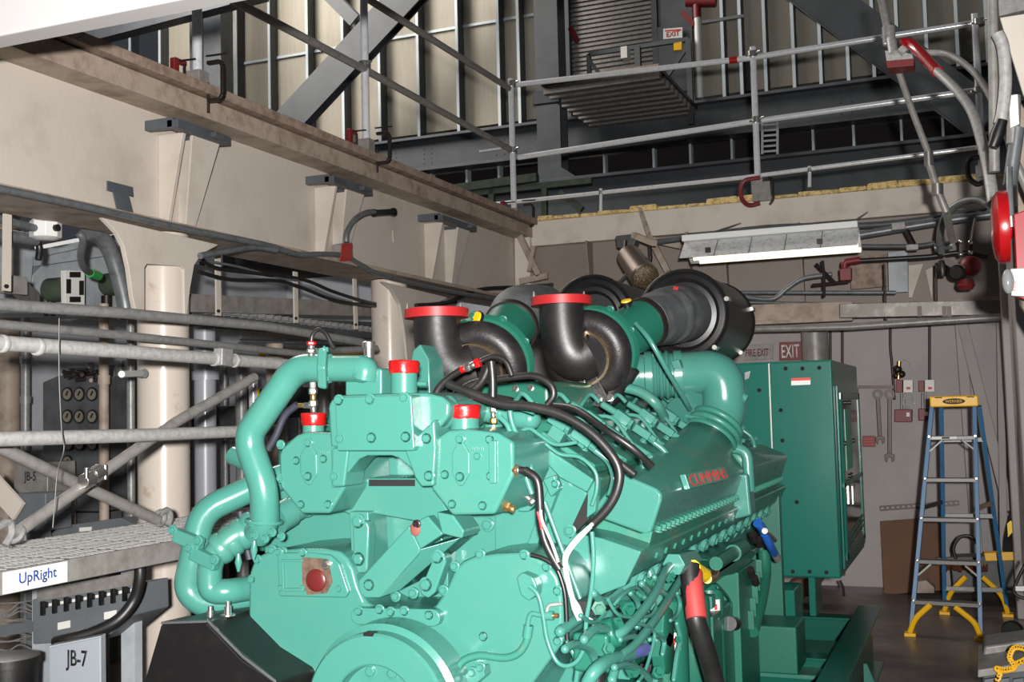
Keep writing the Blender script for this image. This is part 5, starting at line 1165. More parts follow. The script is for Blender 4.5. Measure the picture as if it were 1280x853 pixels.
sk = thing('base_skid', 'glossy green steel base frame under engine and generator', 'base frame', (-1.7, 5, 0))
ZS = .42
sx1 = -.60
for x in (sx1-.07, -2.75): 
    b = MB(); b.ibeam((x, 2.6, ZS/2+.03), (x, 7.45, ZS/2+.03), .14, ZS-.06, .018); b.build('side_rail', SKIDG, sk, .003)
for y in (7.38, 6.2, 4.9, 3.6): MB().ibeam((-2.75, y, ZS/2+.0), (sx1-.1, y, ZS/2+.0), .14, ZS-.12, .016).build('cross_member', SKIDG, sk, .003)
MB().box((-1.35, 6.0, ZS-.14), (-.75, 6.9, ZS-.12)).build('deck_plate', PAINTD, sk, label='dusty deck plate')
MB().box((-1.1, 6.2, ZS-.12), (-1.02, 6.28, ZS+.05)).build('lug', SKIDG, sk, .003)
for y in (6.25, 4.4): b = MB(); b.box((sx1-.02, y, .05), (sx1+.10, y+.25, .08)); b.hexa([(sx1-.02, y+.1, .07), (sx1+.09, y+.1, .07), (sx1+.0, y+.1, .3), (sx1-.02, y+.1, .3)], [(sx1-.02, y+.13, .07), (sx1+.09, y+.13, .07), (sx1+.0, y+.13, .3), (sx1-.02, y+.13, .3)]); b.build('mounting_lug', SKIDG, sk, .003); MB().cyl((sx1+.05, y+.06, 0), (sx1+.05, y+.06, .06), .04, 16).build('rubber_pad', BLACK, sk)
# engine feet
for y in (3.5, 5.6):
    for x in (-2.55, -1.15): MB().box((x, y, ZS-.03), (x+.3, y+.3, .62)).build('engine_foot', PAINTG, eng, .01)

# ================================================================== CONTROL CABINET
cb = thing('control_cabinet', 'tall green control cabinet with glazed side door behind the engine', 'cabinet', (-1.0, 7.2, .68))
PLUGM = mat('matte_black_rubber', (10, 10, 10), .9)
CY = 6.8; X1 = -.765; zt_, zb = 1.955, .68; X0_ = -1.36
MB().box((X0_, CY, zb), (X1, 8.3, zt_)).build('body', CABG, cb, .008)
xs = oy(966, 560, CY).x
MB().box((X0_, CY-.012, zb+.01), (xs-.004, CY+.01, zt_-.01)).build('front_panel', CABG, cb, .003)
fp = MB().box((xs+.004, CY-.012, zb+.01), (X1-.005, CY+.01, zt_-.01)).build('front_panel', CABG, cb, .003)
MB().box((xs-.005, CY-.016, zb+.01), (xs+.003, CY+.0, zt_-.01)).build('edge_strip', STEEL, cb)
for (x, y) in [(982, 461), (1003, 461), (1024, 460), (976, 513), (978, 551), (996, 628), (991, 715), (1012, 715), (1033, 716), (949, 488), (930, 488)]:
    MB().cyl(oy(x, y, CY-.013), oy(x, y, CY-.02), m(oy(x, y, CY), 2.6), 14).build('rubber_plug', PLUGM, cb)
lb_ = MB().prism(PY([(989, 473), (1013, 472), (1013, 481), (989, 482)], CY-.014), (0, .002, 0)).build('warning_label', WHITE, cb, label='white label with red header')
MB().prism(PY([(989, 473), (1013, 472), (1013, 475.5), (989, 476.5)], CY-.0155), (0, .001, 0)).build('header', REDINK, lb_)
MB().prism(PY([(931, 466), (938, 464), (936, 473), (931, 475)], CY-.015), (0, .002, 0)).build('foil_tag', GALVD, cb)
# side face door
SYF = lambda y: 6.8+(y-6.8)*1.83
def side(y0_, z0_, y1_, z1_, d, mt_, nm, par=cb, th=.012, **kk): y0_, y1_ = SYF(y0_), SYF(y1_); return MB().box((X1+d-th, y0_, z0_), (X1+d, y1_, z1_)).build(nm, mt_, par, .002, **kk)
dr = side(6.86, .72, 7.58, 1.80, .014, CABG, 'side_door')
b = MB(); 
for (y0_, y1_, z0_, z1_) in [(6.9, 7.54, 1.72, 1.76), (6.9, 7.54, .76, .80), (6.9, 6.94, .76, 1.76), (7.50, 7.54, .76, 1.76), (6.9, 7.54, 1.19, 1.22)]: b.box((X1+.012, SYF(y0_), z0_), (X1+.024, SYF(y1_), z1_))
b.build('door_frame', CABG, dr, .002)
side(6.94, .8, 7.5, 1.72, .017, GLASS, 'window_pane', dr, .004, label='dark glossy window')
side(7.02, 1.28, 7.22, 1.66, .02, mat('pale_green_instrument_panel', (40, 150, 124), .35), 'instrument_plate', dr, .006)
for (y_, z_q) in ((7.06, 1.70), (7.12, 1.70), (7.2, 1.70), (7.0, 1.45), (7.28, 1.45), (7.1, 1.24), (7.16, 1.24)): MB().cyl((X1+.016, SYF(y_), z_q), (X1+.026, SYF(y_), z_q), .014, 12).build('indicator', TOOL, dr)
hn = MB(); hn.bar((X1+.03, 7.35, 1.18), (X1+.03, 7.35, 1.06), .015, .02); hn.bar((X1+.03, 7.35, 1.15), (X1+.035, 7.5, 1.17), .015, .02); hn.build('handle', STEEL, dr, .004, label='bright door handle')
for k in range(3): MB().bar((X1+.02, 7.05, .82+k*.035), (X1+.02, 8.1, .86+k*.035), .008).build('louvre', PAINTG, dr)
MB().box((-1.34, 7.0, ZS), (-1.28, 7.3, zb)).build('support_leg', CABG, cb, .005); MB().box((-1.3, 7.3, zb-.06), (-.8, 7.36, zb)).build('support_angle', CABG, cb, .003)
MB().box((-.98, 7.0, ZS), (-.94, 7.3, zb)).build('support_leg', CABG, cb, .005)
# black corner guard, bottom left
t = thing('belt_guard', 'black angular guard at the engine\'s lower left corner', 'guard', (-2.35, 3.1, .5))
GYp = 2.85
MB().prism(PY([(180, 853), (201, 781), (258, 779), (303, 826), (345, 853), (420, 1000), (160, 1000)], GYp), (0, .35, 0)).build('body', BLACKM, t, .006)
MB().prism([oy(258, 778, GYp-.0), oy(282, 770, GYp+.35), oy(335, 818, GYp+.35), oy(374, 853, GYp+.3), oy(345, 856, GYp), oy(303, 824, GYp)], (0, 0, .012)).build('top_edge', DARKG, t, .003, label='worn grey top edge')
MB().prism([oy(201, 781, GYp), oy(258, 779, GYp), oy(290, 771, GYp+.35), oy(235, 773, GYp+.35)], (0, 0, .008)).build('top_plate', DARKG, t, .002)
for (x, y) in ((263, 776), (285, 770)):
    p = oy(x, y, GYp+.12); b = MB(); b.lathe(p, (0, 0, 1), [(0, .024), (.005, .024), (.006, .012), (.03, .012), (.031, .008), (.045, .008)], 14); b.build('mounting_bolt', STEEL, t)
# ================================================================== RIGHT SIDE AND BACK
# fluorescent fixture
t = thing('fluorescent_fixture', 'long white fluorescent fixture hanging below the back girder', 'light fixture', oy(963, 325, 9))
LYF = 9.0
A_ = oy(852, 303, LYF); B_ = oy(1072, 283, LYF); z_ = (A_.z+B_.z)/2+.0
A_ = Vector((A_.x, LYF, z_)); B_ = Vector((B_.x, LYF, z_))
h = A_.z-oy(852, 326, LYF).z
d = B_-A_
A_ = oy(852, 301, LYF); B_ = oy(1072, 283, LYF); 
b = MB(); n = Vector((0, .0, 0))
def fx(dy, dz): return Vector((0, dy, dz))
b.hexa([A_+fx(.1, 0), A_+fx(-.1, -h), A_+fx(-.09, -h), A_+fx(.12, 0)], [B_+fx(.1, 0), B_+fx(-.1, -h), B_+fx(-.09, -h), B_+fx(.12, 0)]); b.build('reflector', REFL, t)
b = MB(); b.hexa([A_+fx(.1, 0), A_+fx(.3, -h), A_+fx(.31, -h), A_+fx(.12, 0)], [B_+fx(.1, 0), B_+fx(.3, -h), B_+fx(.31, -h), B_+fx(.12, 0)]); b.build('reflector', REFL, t)
MB().bar(A_+fx(.06, .02), B_+fx(.06, .02), .12, .05).build('ballast_cover', WHITE, t, .004)
for k in range(1, 5): q = A_.lerp(B_, k/5); MB().hexa([q+fx(.095, 0), q+fx(-.105, -h), q+fx(-.1, -h), q+fx(.1, 0)], [q+Vector((.006, 0, 0))+fx(.095, 0), q+Vector((.006, 0, 0))+fx(-.105, -h), q+Vector((.006, 0, 0))+fx(-.1, -h), q+Vector((.006, 0, 0))+fx(.1, 0)]).build('seam', CONDUIT, t)
for dy in (-.02, .2): MB().cyl(A_+fx(dy, -h-.0)+Vector((.1, 0, 0)), B_+fx(dy, -h-.0), .02, 12).build('tube', TUBE, t, label='pale fluorescent tube')
for xx in (.17, .8): q = A_.lerp(B_, xx); MB().box(q+fx(-.11, -h+.03)-Vector((.02, 0, 0)), q+fx(-.08, -h+.07)+Vector((.02, 0, 0))).build('clip', TOOL, t)
for xx in (.1, .95): q = A_.lerp(B_, xx); MB().cyl(q+fx(.06, .03), Vector((q.x, BY-.03, 3.47)), .008, 8).build('hanger_rod', CONDUIT, t)
# flood lamp
t = thing('flood_lamp', 'old metal flood lamp on a bracket behind the air filters', 'lamp', oy(795, 345, 9.5))
a = oy(786, 320, 9.6); c = oy(806, 347, 9.2); MB().lathe(a, c-a, [(0, .04), (.02, .11), ((c-a).length, .125), ((c-a).length+.01, .11), ((c-a).length-.02, .02)], 28).build('housing', mat('brown_lamp_metal', (110, 96, 86), .3, .7), t)
MB().lathe(c-(c-a).normalized()*.0, c-a, [(.0, .11), (.02, .108), (.04, .07)], 24).build('lens', mat('brown_pebbled_lens', (84, 70, 54), .25, .3, (150, 130, 90), 90, .55, .62, .6, 120), t)
MB().tube(fillet([oy(782, 302, 9.6), oy(780, 322, 9.5), oy(783, 335, 9.4)], .05), .018, 8).build('yoke', TOOL, t); MB().tube(fillet([oy(812, 300, 9.6), oy(814, 325, 9.5), oy(808, 340, 9.3)], .05), .014, 8).build('yoke', TOOL, t)
MB().prism(PY([(769, 295), (793, 292), (795, 300), (790, 312), (771, 310)], 9.9), (0, .15, 0)).build('clamp_block', DARKG, t, .008)
MB().bar(oy(792, 294, 9.8), oy(818, 304, 9.5), .05, .05).build('arm', CREAMD, t)
MB().tube([oy(784, 343, 9.4), oy(777, 350, 9.5), oy(766, 357, 9.6)], .02, 10).build('power_cord', CONDUIT, t)
MB().bar(oy(800, 262, BY-.03), oy(812, 295, 10.2), .03, .05).build('strut', CREAMD, t)
# steel brackets on the back web
for (x0, y0, x1, y1, lab) in [(812, 296, 835, 340, 'brown diagonal strut right of the flood lamp'), (816, 300, 852, 308, 'pair of short pipes between flood lamp and fixture'), (650, 295, 674, 345, 'thin diagonal brace left of the flood lamp on the back web'), (650, 352, 685, 345, 'flat bracket bar above the rear air hose'), (668, 308, 662, 340, 'short vertical strip on the back web corner')]:
    p_ = oy(x0, y0, 10.5); t = thing('strut', lab, 'strut', oy(x1, y1, 10.5)); MB().bar(p_, oy(x1, y1, 10.5), .04, .06).build('bar', CREAMD, t, .003)
# conduits along the back
def cond(pts, Y, r, mt, lab, nm='conduit', sm=True): return single_tube(nm, catmull([oy(x, y, Y) for x, y in pts]) if sm else [oy(x, y, Y) for x, y in pts], r, mt, lab, 'conduit')
cond([(820, 303), (960, 285), (1100, 281), (1240, 262)], 10.4, .03, DARKG, 'dark pipe directly under the back girder')
cond([(1075, 294), (1140, 283), (1190, 275), (1240, 268)], 10.2, .035, CONDUIT, 'thick grey conduit passing right of the fluorescent fixture')
cond([(925, 366), (1060, 366), (1120, 366)], 10.3, .018, CONDUIT, 'thin grey conduit behind the right air filter')
cond([(930, 371), (965, 374), (985, 360), (1005, 348), (1040, 343)], 10.2, .022, CONDUIT, 'bent grey conduit climbing right toward the red valve')
cond([(925, 378), (1100, 382), (1115, 390)], 10.25, .014, CONDUIT, 'lowest thin conduit above the galvanized channel')
cond([(1060, 308), (1140, 308), (1170, 304)], 9.9, .02, DARKG, 'horizontal black pipe above the pull rods')
cond([(1075, 326), (1160, 321), (1200, 316), (1235, 322)], 9.9, .02, BLACK, 'long black pipe leading to the red sprinkler valve')
t = thing('channel_beam', 'dusty cream channel across the right background above the exit sign', 'beam', oy(1000, 400, 10))
MB().bar(oy(930, 392, 10.2), oy(1066, 388, 10.2), .06, .15).build('channel', CREAMD, t, .004); MB().bar(oy(930, 405, 10.15), oy(1066, 399, 10.15), .1, .03).build('lower_flange', CREAMD, t)
t = thing('galvanized_channel', 'galvanized channel ending at the right wall above the ladder', 'beam', oy(1160, 395, 9.9))
MB().bar(oy(1050, 389, 9.9), oy(1266, 384, 9.9), .05, .12).build('channel', mat('dusty_galvanized_channel', (100, 94, 88), .4, .3, (134, 130, 126), 9, .5, .7), t, .004)
for x in (1147, 1178, 1184): MB().box(oy(x, 396, 9.85), oy(x+5, 383, 9.87)).build('coupling_mark', TOOL, t)
cond([(930, 412), (1060, 409), (1150, 403), (1262, 396)], 9.7, .03, SCT, 'long grey pipe running right under the channels', sm=False)
cond([(1105, 330), (1107, 380), (1108, 402)], 9.9, .008, TOOL, 'left thin rod hanging from the black pipe')
cond([(1170, 330), (1171, 380), (1172, 402)], 9.9, .008, TOOL, 'right thin rod hanging from the black pipe')
t = thing('clamp_block', 'grey block clamped on conduit right of the fixture', 'clamp', oy(1120, 300, 10)); MB().prism(PY([(1114, 279), (1131, 277), (1132, 286), (1115, 288)], 10.0), (0, .08, 0)).build('block', SHEET, t, .004); MB().prism(PY([(1132, 306), (1148, 305), (1148, 312), (1133, 313)], 9.85), (0, .08, 0)).build('block', SHEET, t, .004); MB().bar(oy(1133, 288, 9.95), oy(1143, 307, 9.9), .03, .03).build('link', TOOL, t)
t = thing('wall_plate', 'pale grey square plate on the back web under the girder', 'plate', oy(1123, 365, 10.85)); MB().prism(PY([(1110, 316), (1134, 313), (1135, 365), (1111, 366)], 10.6), (0, .02, 0)).build('plate', GREYB, t, .002)
t = thing('wall_plate', 'scuffed dark brown square left of the pale grey plate', 'plate', oy(1085, 362, 10.85)); MB().prism(PY([(1062, 322), (1108, 318), (1109, 358), (1064, 362)], 10.65), (0, .02, 0)).build('plate', RUSTY, t, .002)
for (x, lab) in ((1148, 'left folded cream gusset on the back web'), (1160, 'right folded cream gusset on the back web')):
    t = thing('gusset', lab, 'gusset', oy(x, 370, 10.6)); MB().prism(PY([(x-12, 332), (x+6, 330), (x-8, 372), (x-12, 372)] if x == 1148 else [(x-3, 338), (x+6, 334), (x+5, 374)], 10.96), (0, .05, 0)).build('plate', BACKW, t)
# red sprinkler items
t = thing('pull_station', 'dark red box with elbow pipe right of the bent conduit', 'box', oy(1057, 350, 9.9)); MB().prism(PY([(1049, 336), (1064, 334), (1064, 350), (1050, 351)], 9.9), (0, .1, 0)).build('box', REDD, t, .006); MB().tube(fillet([oy(1056, 336, 9.9), oy(1055, 328, 9.9), oy(1075, 325, 9.9)], .05), .03, 12).build('elbow', REDD, t)
t = thing('drop_bracket', 'thin steel rod bracket right under the fluorescent fixture', 'bracket', oy(1030, 350, 10)); 
for q_ in ([(1020, 330), (1035, 345), (1045, 355)], [(1028, 326), (1030, 345), (1030, 372)], [(1015, 357), (1062, 352)]): MB().tube([oy(x, y, 10.1) for x, y in q_], .014, 8).build('rod', TOOL, t)
t = thing('sprinkler_valve', 'dark red valve assembly with black knobs above the ladder', 'valve', oy(1205, 360, 9.7))
p = oy(1213, 333, 9.7); MB().sphere(p, .085, 20).build('body', REDD, t); p = oy(1196, 341, 9.6); MB().lathe(p, (-.3, -1, 0), [(-.1, .05), (0, .065), (.02, .05)], 18).build('knob', BLACKM, t); MB().lathe(oy(1207, 350, 9.65), (0, 0, -1), [(0, .06), (.05, .07), (.08, .05)], 18).build('neck', REDD, t)
p = oy(1178, 338, 9.65); MB().lathe(p, (0, 0, -1), [(-.08, .03), (0, .045), (.05, .03)], 14).build('knob', BLACKM, t); MB().bar(oy(1178, 325, 9.65), oy(1205, 338, 9.65), .05).build('arm', TOOL, t)
for (x, y) in ((1201, 302), (1213, 303), (1201, 318), (1213, 316)): MB().sphere(oy(x, y, 9.6), .02, 10).build('nut', STEEL, t)
for x in (1201, 1214): MB().bar(oy(x, 300, 9.62), oy(x, 320, 9.62), .02).build('bolt_rod', TOOL, t)
MB().cyl(oy(1219, 273, 9.6), oy(1213, 302, 9.6), .008, 8).build('spring_rod', STEEL, t)
MB().cyl(oy(1168, 310, 9.6), oy(1190, 306, 9.6), .035, 12).build('coupling', CONDUIT, t)
single_tube('flexible_conduit', catmull([oy(1177, 316, 9.3), oy(1175, 295, 9.2), oy(1182, 270, 9.1), oy(1200, 254, 9.0), oy(1222, 250, 8.8), oy(1236, 256, 8.6)]), .028, CONDUIT, 'arched grey flexible conduit beside the red bell', 'conduit')

# ---- scaffold frame and alarm equipment at the right edge (nearer than the back girder)
NY = 5.2
def n(x, y, Y=NY): return oy(x, y, Y)
single_tube('scaffold_tube', [n(1240, -20), n(1242, 95), n(1243, 215)], .022, SCT, 'vertical galvanized pipe left of the pale panel at upper right', 'tube', seg=18)
t_ = single_tube('flexible_conduit', catmull([n(1247, 42, 5.1), n(1254, 60, 5.1), n(1257, 100, 5.1), n(1254, 135, 5.1), n(1250, 155, 5.1)]), .026, CONDUIT, 'pale flexible conduit looping down at the upper right edge', 'conduit')
t_.children[0].data.materials[0] = GALVL
tt = t_; MB().tube([n(1253, 150, 5.08), n(1247, 168, 5.08), n(1241, 184, 5.08)], [.022, .028, .022], 12).build('taped_connector', BLACKM, tt)
tt = thing('right_panel', 'pale riveted metal panel at the top right edge', 'panel', n(1270, 90, 5.6)); MB().prism(PY([(1250, 22), (1300, 14), (1300, 150), (1279, 118)], 5.6), (0, .03, 0)).build('panel', BACKW, tt, .003); MB().prism(PY([(1248, 0), (1300, -5), (1300, 8), (1249, 20)], 5.6), (0, .04, 0)).build('top_rail', GALVD, tt)
single_tube('guy_pipe', [n(1255, 150, 5.7), n(1268, 200, 5.7), n(1290, 250, 5.7)], .02, SCT, 'slanting grey pipe behind the alarm bell at right edge', 'pipe')
MB().prism(PY([(1258, 120), (1300, 140), (1300, 420), (1275, 380), (1272, 210), (1262, 170)], 6.2), (0, .1, 0)).build('edge_panel', CREAMD, label='pale panel edge behind the red alarm box', cat='panel')
tt = thing('upright_pipe', 'upright grey pipe behind the red alarm box', 'pipe', n(1268, 300, 5.3)); MB().cyl(n(1268, 120, 5.3), n(1266, 180, 5.3), .028, 14).build('tube', SCT, tt); MB().cyl(n(1272, 160, 5.3), n(1262, 232, 5.3), .03, 14).build('tube', CONDUIT, tt)
MB().prism(PY([(1261, 120), (1272, 118), (1274, 155), (1263, 160)], 5.25), (0, .05, 0)).build('tag', OFFW, tt)
tt = thing('stay_tube', 'grey bent tube dropping from the top edge to the small red box', 'tube', n(1110, 60, 7.5))
QY = 7.5
MB().tube([oy(1098, -15, QY), oy(1103, 5, QY), oy(1111, 45, QY)], .026, 14).build('upper_tube', SCT, tt)
MB().tube(fillet([oy(1122, 85, QY), oy(1137, 130, QY), oy(1160, 190, QY)], .2), .021, 14).build('lower_tube', SCT, tt)
b = MB(); b.lathe(oy(1111, 45, QY), (0, 0, 1), [(-.05, .04), (.06, .042)], 16); b.build('clamp', GALVD, tt, .003); MB().bar(oy(1104, 55, QY), oy(1121, 55, QY), .03).build('clamp_bolt', STEEL, tt)
MB().lathe(oy(1161, 200, QY), (0, 0, 1), [(-.04, .03), (.05, .03)], 14).build('clamp', STEEL, tt)
MB().tube([oy(1160, 200, QY), oy(1172, 238, QY), oy(1182, 262, QY), oy(1190, 300, QY+.4)], .024, 14).build('end_tube', SCT, tt)
MB().lathe(oy(1172, 238, QY), (0, 0, 1), [(-.03, .036), (.04, .036)], 14).build('clamp', STEEL, tt)
tt = thing('junction_box', 'grey and dark red junction box hanging at the upper right', 'box', oy(1124, 84, 7.3))
MB().prism(PY([(1106, 63), (1140, 67), (1143, 76), (1108, 76)], 7.3), (0, .14, 0)).build('box', GALVL, tt, .003)
MB().prism(PY([(1107, 76), (1143, 73), (1142, 82), (1109, 85)], 7.29), (0, .15, 0)).build('cover', REDD, tt, .003, label='dark red cover')
MB().cyl(oy(1117, 68, 7.3), oy(1114, 50, 7.4), .03, 12).build('gland', GALVL, tt); MB().cyl(oy(1132, 66, 7.3), oy(1126, 60, 7.3), .03, 12).build('gland', GALVL, tt)
tt = thing('red_cable_conduit', 'light grey cable with red sleeve arcing from the junction box', 'cable', oy(1180, 100, 6.6))
P_ = [(1127, 56, 7.3), (1136, 54, 7.3), (1150, 66, 7.2), (1172, 90, 6.9)]
MB().tube(catmull([oy(*q) for q in P_]), .034, 16).build('red_sleeve', REDP, tt, label='red sleeve')
MB().tube(catmull([oy(*q) for q in [(1170, 88, 6.92), (1195, 112, 6.6), (1215, 140, 6.2), (1228, 180, 5.8), (1236, 215, 5.5), (1242, 255, 5.3)]]), .026, 16).build('grey_cable', GALVL, tt)
MB().tube(catmull([oy(*q) for q in [(1152, 66, 7.5), (1185, 68, 7.4), (1215, 88, 7.0), (1238, 120, 6.4), (1248, 150, 5.6)]]), .02, 14).build('grey_cable', GALVL, tt)
# alarm bell and box
tt = thing('alarm_bell', 'glossy red round alarm bell seen edge-on at the right edge', 'bell', n(1252, 330, 4.6))
p = n(1254, 284, 4.7); ax_ = Vector((-.95, -.02, 0)).normalized(); r_ = m(p, 46)
MB().lathe(p, ax_, [(-.02, r_*.75), (-.018, r_*.98), (.0, r_), (.02, r_*.97), (.034, r_*.82), (.042, r_*.5), (.045, r_*.1)], 48).build('gong', REDP, tt)
MB().lathe(p-ax_*.02, -ax_, [(0, .05), (.04, .05)], 24).build('mechanism', REDP, tt)
MB().tube(catmull([n(1262, 210, 4.7), n(1262, 235, 4.65), n(1264, 272, 4.62)]), .012, 12).build('conduit', CONDUIT, tt); MB().lathe(n(1264, 278, 4.62), (0, 0, 1), [(-.02, .02), (.02, .02)], 10).build('locknut', STEEL, tt)
tt = thing('alarm_box', 'red alarm box with white labelled strobe at the right edge', 'alarm', n(1270, 370, 4.5))
MB().prism(PY([(1267, 268), (1300, 256), (1300, 380), (1272, 372)], 4.5), (0, .08, 0)).build('backbox', ALARMR, tt, .004)
MB().prism(PY([(1263, 336), (1300, 334), (1300, 372), (1264, 370)], 4.46), (0, .05, 0)).build('strobe_plate', mat('strobe_plate_white', (160, 158, 156), .5), tt, .003, label='white strobe plate')
b = MB(); p = n(1260, 352, 4.46); b.sphere(p, m(p, 16), 16, (.45, .5, 1)); b.build('strobe_lens', mat('clear_strobe_lens', (120, 120, 122), .15), tt)
text('FIRE', 'lettering', tt, n(1270, 364, 4.455), (0, 0, 1), (-1, 0, 0), m(n(1270, 350, 4.46), 5), REDINK, depth=.001)

# ---- signs on the back
ES = 10.82
t = sign('exit_sign', [(974, 428), (1003, 427), (1003, 450), (974, 451)], ES, REDD, 'red exit sign with white letters above the control cabinet', .08)
text('EXIT', 'lettering', t, oy(976.5, 447.5, ES-.002), (1, 0, 0), ZA, m(oy(985, 440, ES), 16), WHITE, bold=.012, fit=m(oy(985, 440, ES), 22.5))
t = sign('fire_exit_sign', [(930, 432), (966, 430), (966, 449), (930, 451)], ES+.05, SHEET, 'faded dark red fire exit lettering left of the exit sign', .02)
text('FIRE EXIT', 'lettering', t, oy(932, 446, ES+.048), (1, 0, 0), ZA, m(oy(945, 440, ES), 9), REDD, bold=.01, fit=m(oy(945, 440, ES), 29))
t = thing('wall_pipe', 'broad dark pipe behind the exit sign above the cabinet', 'pipe', oy(1018, 450, 10.5)); MB().cyl(oy(1020, 455, 10.5), oy(1018, 412, 10.5), .12, 20).build('pipe', SHEET, t)
for k, (x, y0_, y1_, lab) in enumerate([(1032, 412, 470, 'conduit rising just right of the broad dark pipe'), (1038, 412, 470, 'second conduit rising right of the broad dark pipe'), (1053, 412, 458, 'conduit pair rising above the cabinet corner'), (1113, 408, 455, 'conduit dropping to the left red wall boxes'), (1162, 404, 480, 'conduit dropping to the right red wall boxes')]):
    if k in (3,): single_tube('wall_conduit', catmull([oy(x, y0_, 10.8), oy(x, y1_-20, 10.8), oy(x+2, y1_, 10.8), oy(x+5, 500, 10.8)]), .012, TOOL, lab, 'conduit')
    else: single_tube('wall_conduit', [oy(x, y0_, 10.8), oy(x, y1_, 10.8)], .012, TOOL, lab, 'conduit')
# wrenches on a rail
t = thing('wall_rail', 'thin dark rail on the white wall holding two big wrenches', 'rail', oy(1095, 486, 10.8)); MB().bar(oy(1073, 484, 10.8), oy(1117, 484, 10.8), .03, .03).build('bar', TOOL, t)
def wrench(x0, y0, x1, y1, r0, r1, lab):
    Yw = 10.76; a = oy(x0, y0, Yw); c = oy(x1, y1, Yw); t = thing('wrench', lab, 'wrench', c)
    d = (c-a).normalized(); pr = Vector((-d.z, 0, d.x))
    MB().lathe(a, (0, 1, 0), [(0, r0*.55), (0, r0), (.025, r0), (.025, r0*.55)], 24, True).build('ring_end', TOOL, t)
    MB().bar(a+d*r0*.8+Vector((0, .012, 0)), c-d*r1*.6+Vector((0, .012, 0)), .035, .018, (0, 1, 0)).build('shank', TOOL, t, .005)
    P = [c-d*r1, c-d*r1*.6+pr*r1, c+d*r1*.7+pr*r1*1.0, c+d*r1*1.1+pr*r1*.5, c+d*r1*.2+pr*r1*.42, c-d*r1*.1, c+d*r1*.2-pr*r1*.42, c+d*r1*1.1-pr*r1*.5, c+d*r1*.7-pr*r1, c-d*r1*.6-pr*r1]
    MB().prism(P, (0, .028, 0)).build('open_end', TOOL, t, .003)
wrench(1097, 493, 1100, 550, .045, .038, 'shorter left combination wrench hanging on the wall rail')
wrench(1112, 493, 1112, 572, .045, .042, 'longer right combination wrench hanging on the wall rail')
# red boxes
t = sign('wall_sign', [(1078, 545), (1094, 545), (1094, 559), (1078, 559)], 10.85, REDD, 'small dark red sign on wall left of the short wrench')
for k in range(3): MB().bar(oy(1080, 549+k*3.5, 10.848), oy(1092, 549+k*3.5, 10.848), .002, .008).build('text_line', REDINK, t)
for k, (x0, y0_, x1, y1_, lab) in enumerate([(1118, 512, 1140, 528, 'left lower red box on the wall behind the ladder'), (1148, 511, 1163, 526, 'right lower red box on the wall behind the ladder top')]):
    t = thing('alarm_wall_box', lab, 'box', oy(x0, y1_, 10.75)); MB().prism(PY([(x0, y0_), (x1, y0_), (x1, y1_), (x0, y1_)], 10.75), (0, .12, 0)).build('box', REDD, t, .006)
    MB().prism(PY([(x1-7, y0_+4), (x1-3, y0_+4), (x1-3, y0_+9), (x1-7, y0_+9)], 10.745), (0, .006, 0)).build('label_mark', OFFW, t)
    for dx in (-2, 1): MB().cyl(oy((x0+x1)/2+dx, y0_, 10.8), oy((x0+x1)/2+dx, y0_-20, 10.8), .012, 10).build('conduit', GALVD, t)
for k, (x0, y0_, x1, y1_, mt_, lab) in enumerate([(1120, 475, 1128, 491, REDD, 'dark red pull box under the brass valve on the wall'), (1129, 475, 1141, 491, OFFW, 'left white wall plate with a red mark'), (1148, 476, 1155, 490, REDD, 'dark red switch between two white wall plates'), (1156, 475, 1168, 490, OFFW, 'right white wall plate with a red mark')]):
    t = thing('wall_box', lab, 'box', oy(x0, y1_, 10.8)); MB().prism(PY([(x0, y0_), (x1, y0_), (x1, y1_), (x0, y1_)], 10.78), (0, .1, 0)).build('box', mt_, t, .004)
    if mt_ is OFFW: MB().prism(PY([(x0+4, y0_+9), (x1-3, y0_+9), (x1-3, y0_+12), (x0+4, y0_+12)], 10.775), (0, .006, 0)).build('red_mark', REDINK, t)
t = thing('wall_valve', 'brass and dark valve above the red pull box on wall', 'valve', oy(1123, 472, 10.75))
for (x, y, r_) in ((1122, 462, .04), (1127, 468, .035), (1120, 470, .03)): MB().sphere(oy(x, y, 10.75), r_, 12).build('valve_body', TOOL, t)
MB().cyl(oy(1124, 452, 10.75), oy(1123, 474, 10.75), .02, 10).build('stem', BRASS, t)
MB().torus(oy(1130, 458, 10.78), (0, 1, 0), .06, .004, 24, 6).build('wire_loop', CONDUIT, t)
t = thing('wire_coil', 'thin coiled wires under the left white wall plate', 'wires', oy(1135, 508, 10.78))
for k in range(3): MB().torus(oy(1136, 500+k*2, 10.78), (0, 1, 0), .05, .003, 20, 6).build('coil', CONDUIT, t)
t = thing('door_strut', 'slotted black channel on the wall behind the ladder', 'channel', oy(1150, 636, 10.8)); MB().bar(oy(1100, 636, 10.8), oy(1199, 629, 10.8), .03, .045).build('channel', TOOL, t)
for k in range(15): q = oy(1103+k*6.6, 635.7-k*.47, 10.783); MB().box(q-Vector((.012, .002, .008)), q+Vector((.012, 0, .008))).build('slot', WALLP, t)
t = thing('brown_board', 'brown board leaning on the wall behind the ladder', 'board', oy(1140, 742, 10.6)); MB().prism([oy(1100, 652, 10.8), oy(1181, 646, 10.8), oy(1183, 738, 10.55), oy(1105, 744, 10.55)], (0, .02, 0)).build('board', BROWN, t, .003)
t = thing('wood_block', 'grey brown block on the floor against the brown board', 'block', oy(1160, 742, 10.3)); MB().prism(PY([(1140, 742), (1142, 728), (1158, 726), (1168, 735), (1168, 742)], 10.25), (0, .15, 0)).build('block', CREAMD, t, .005)

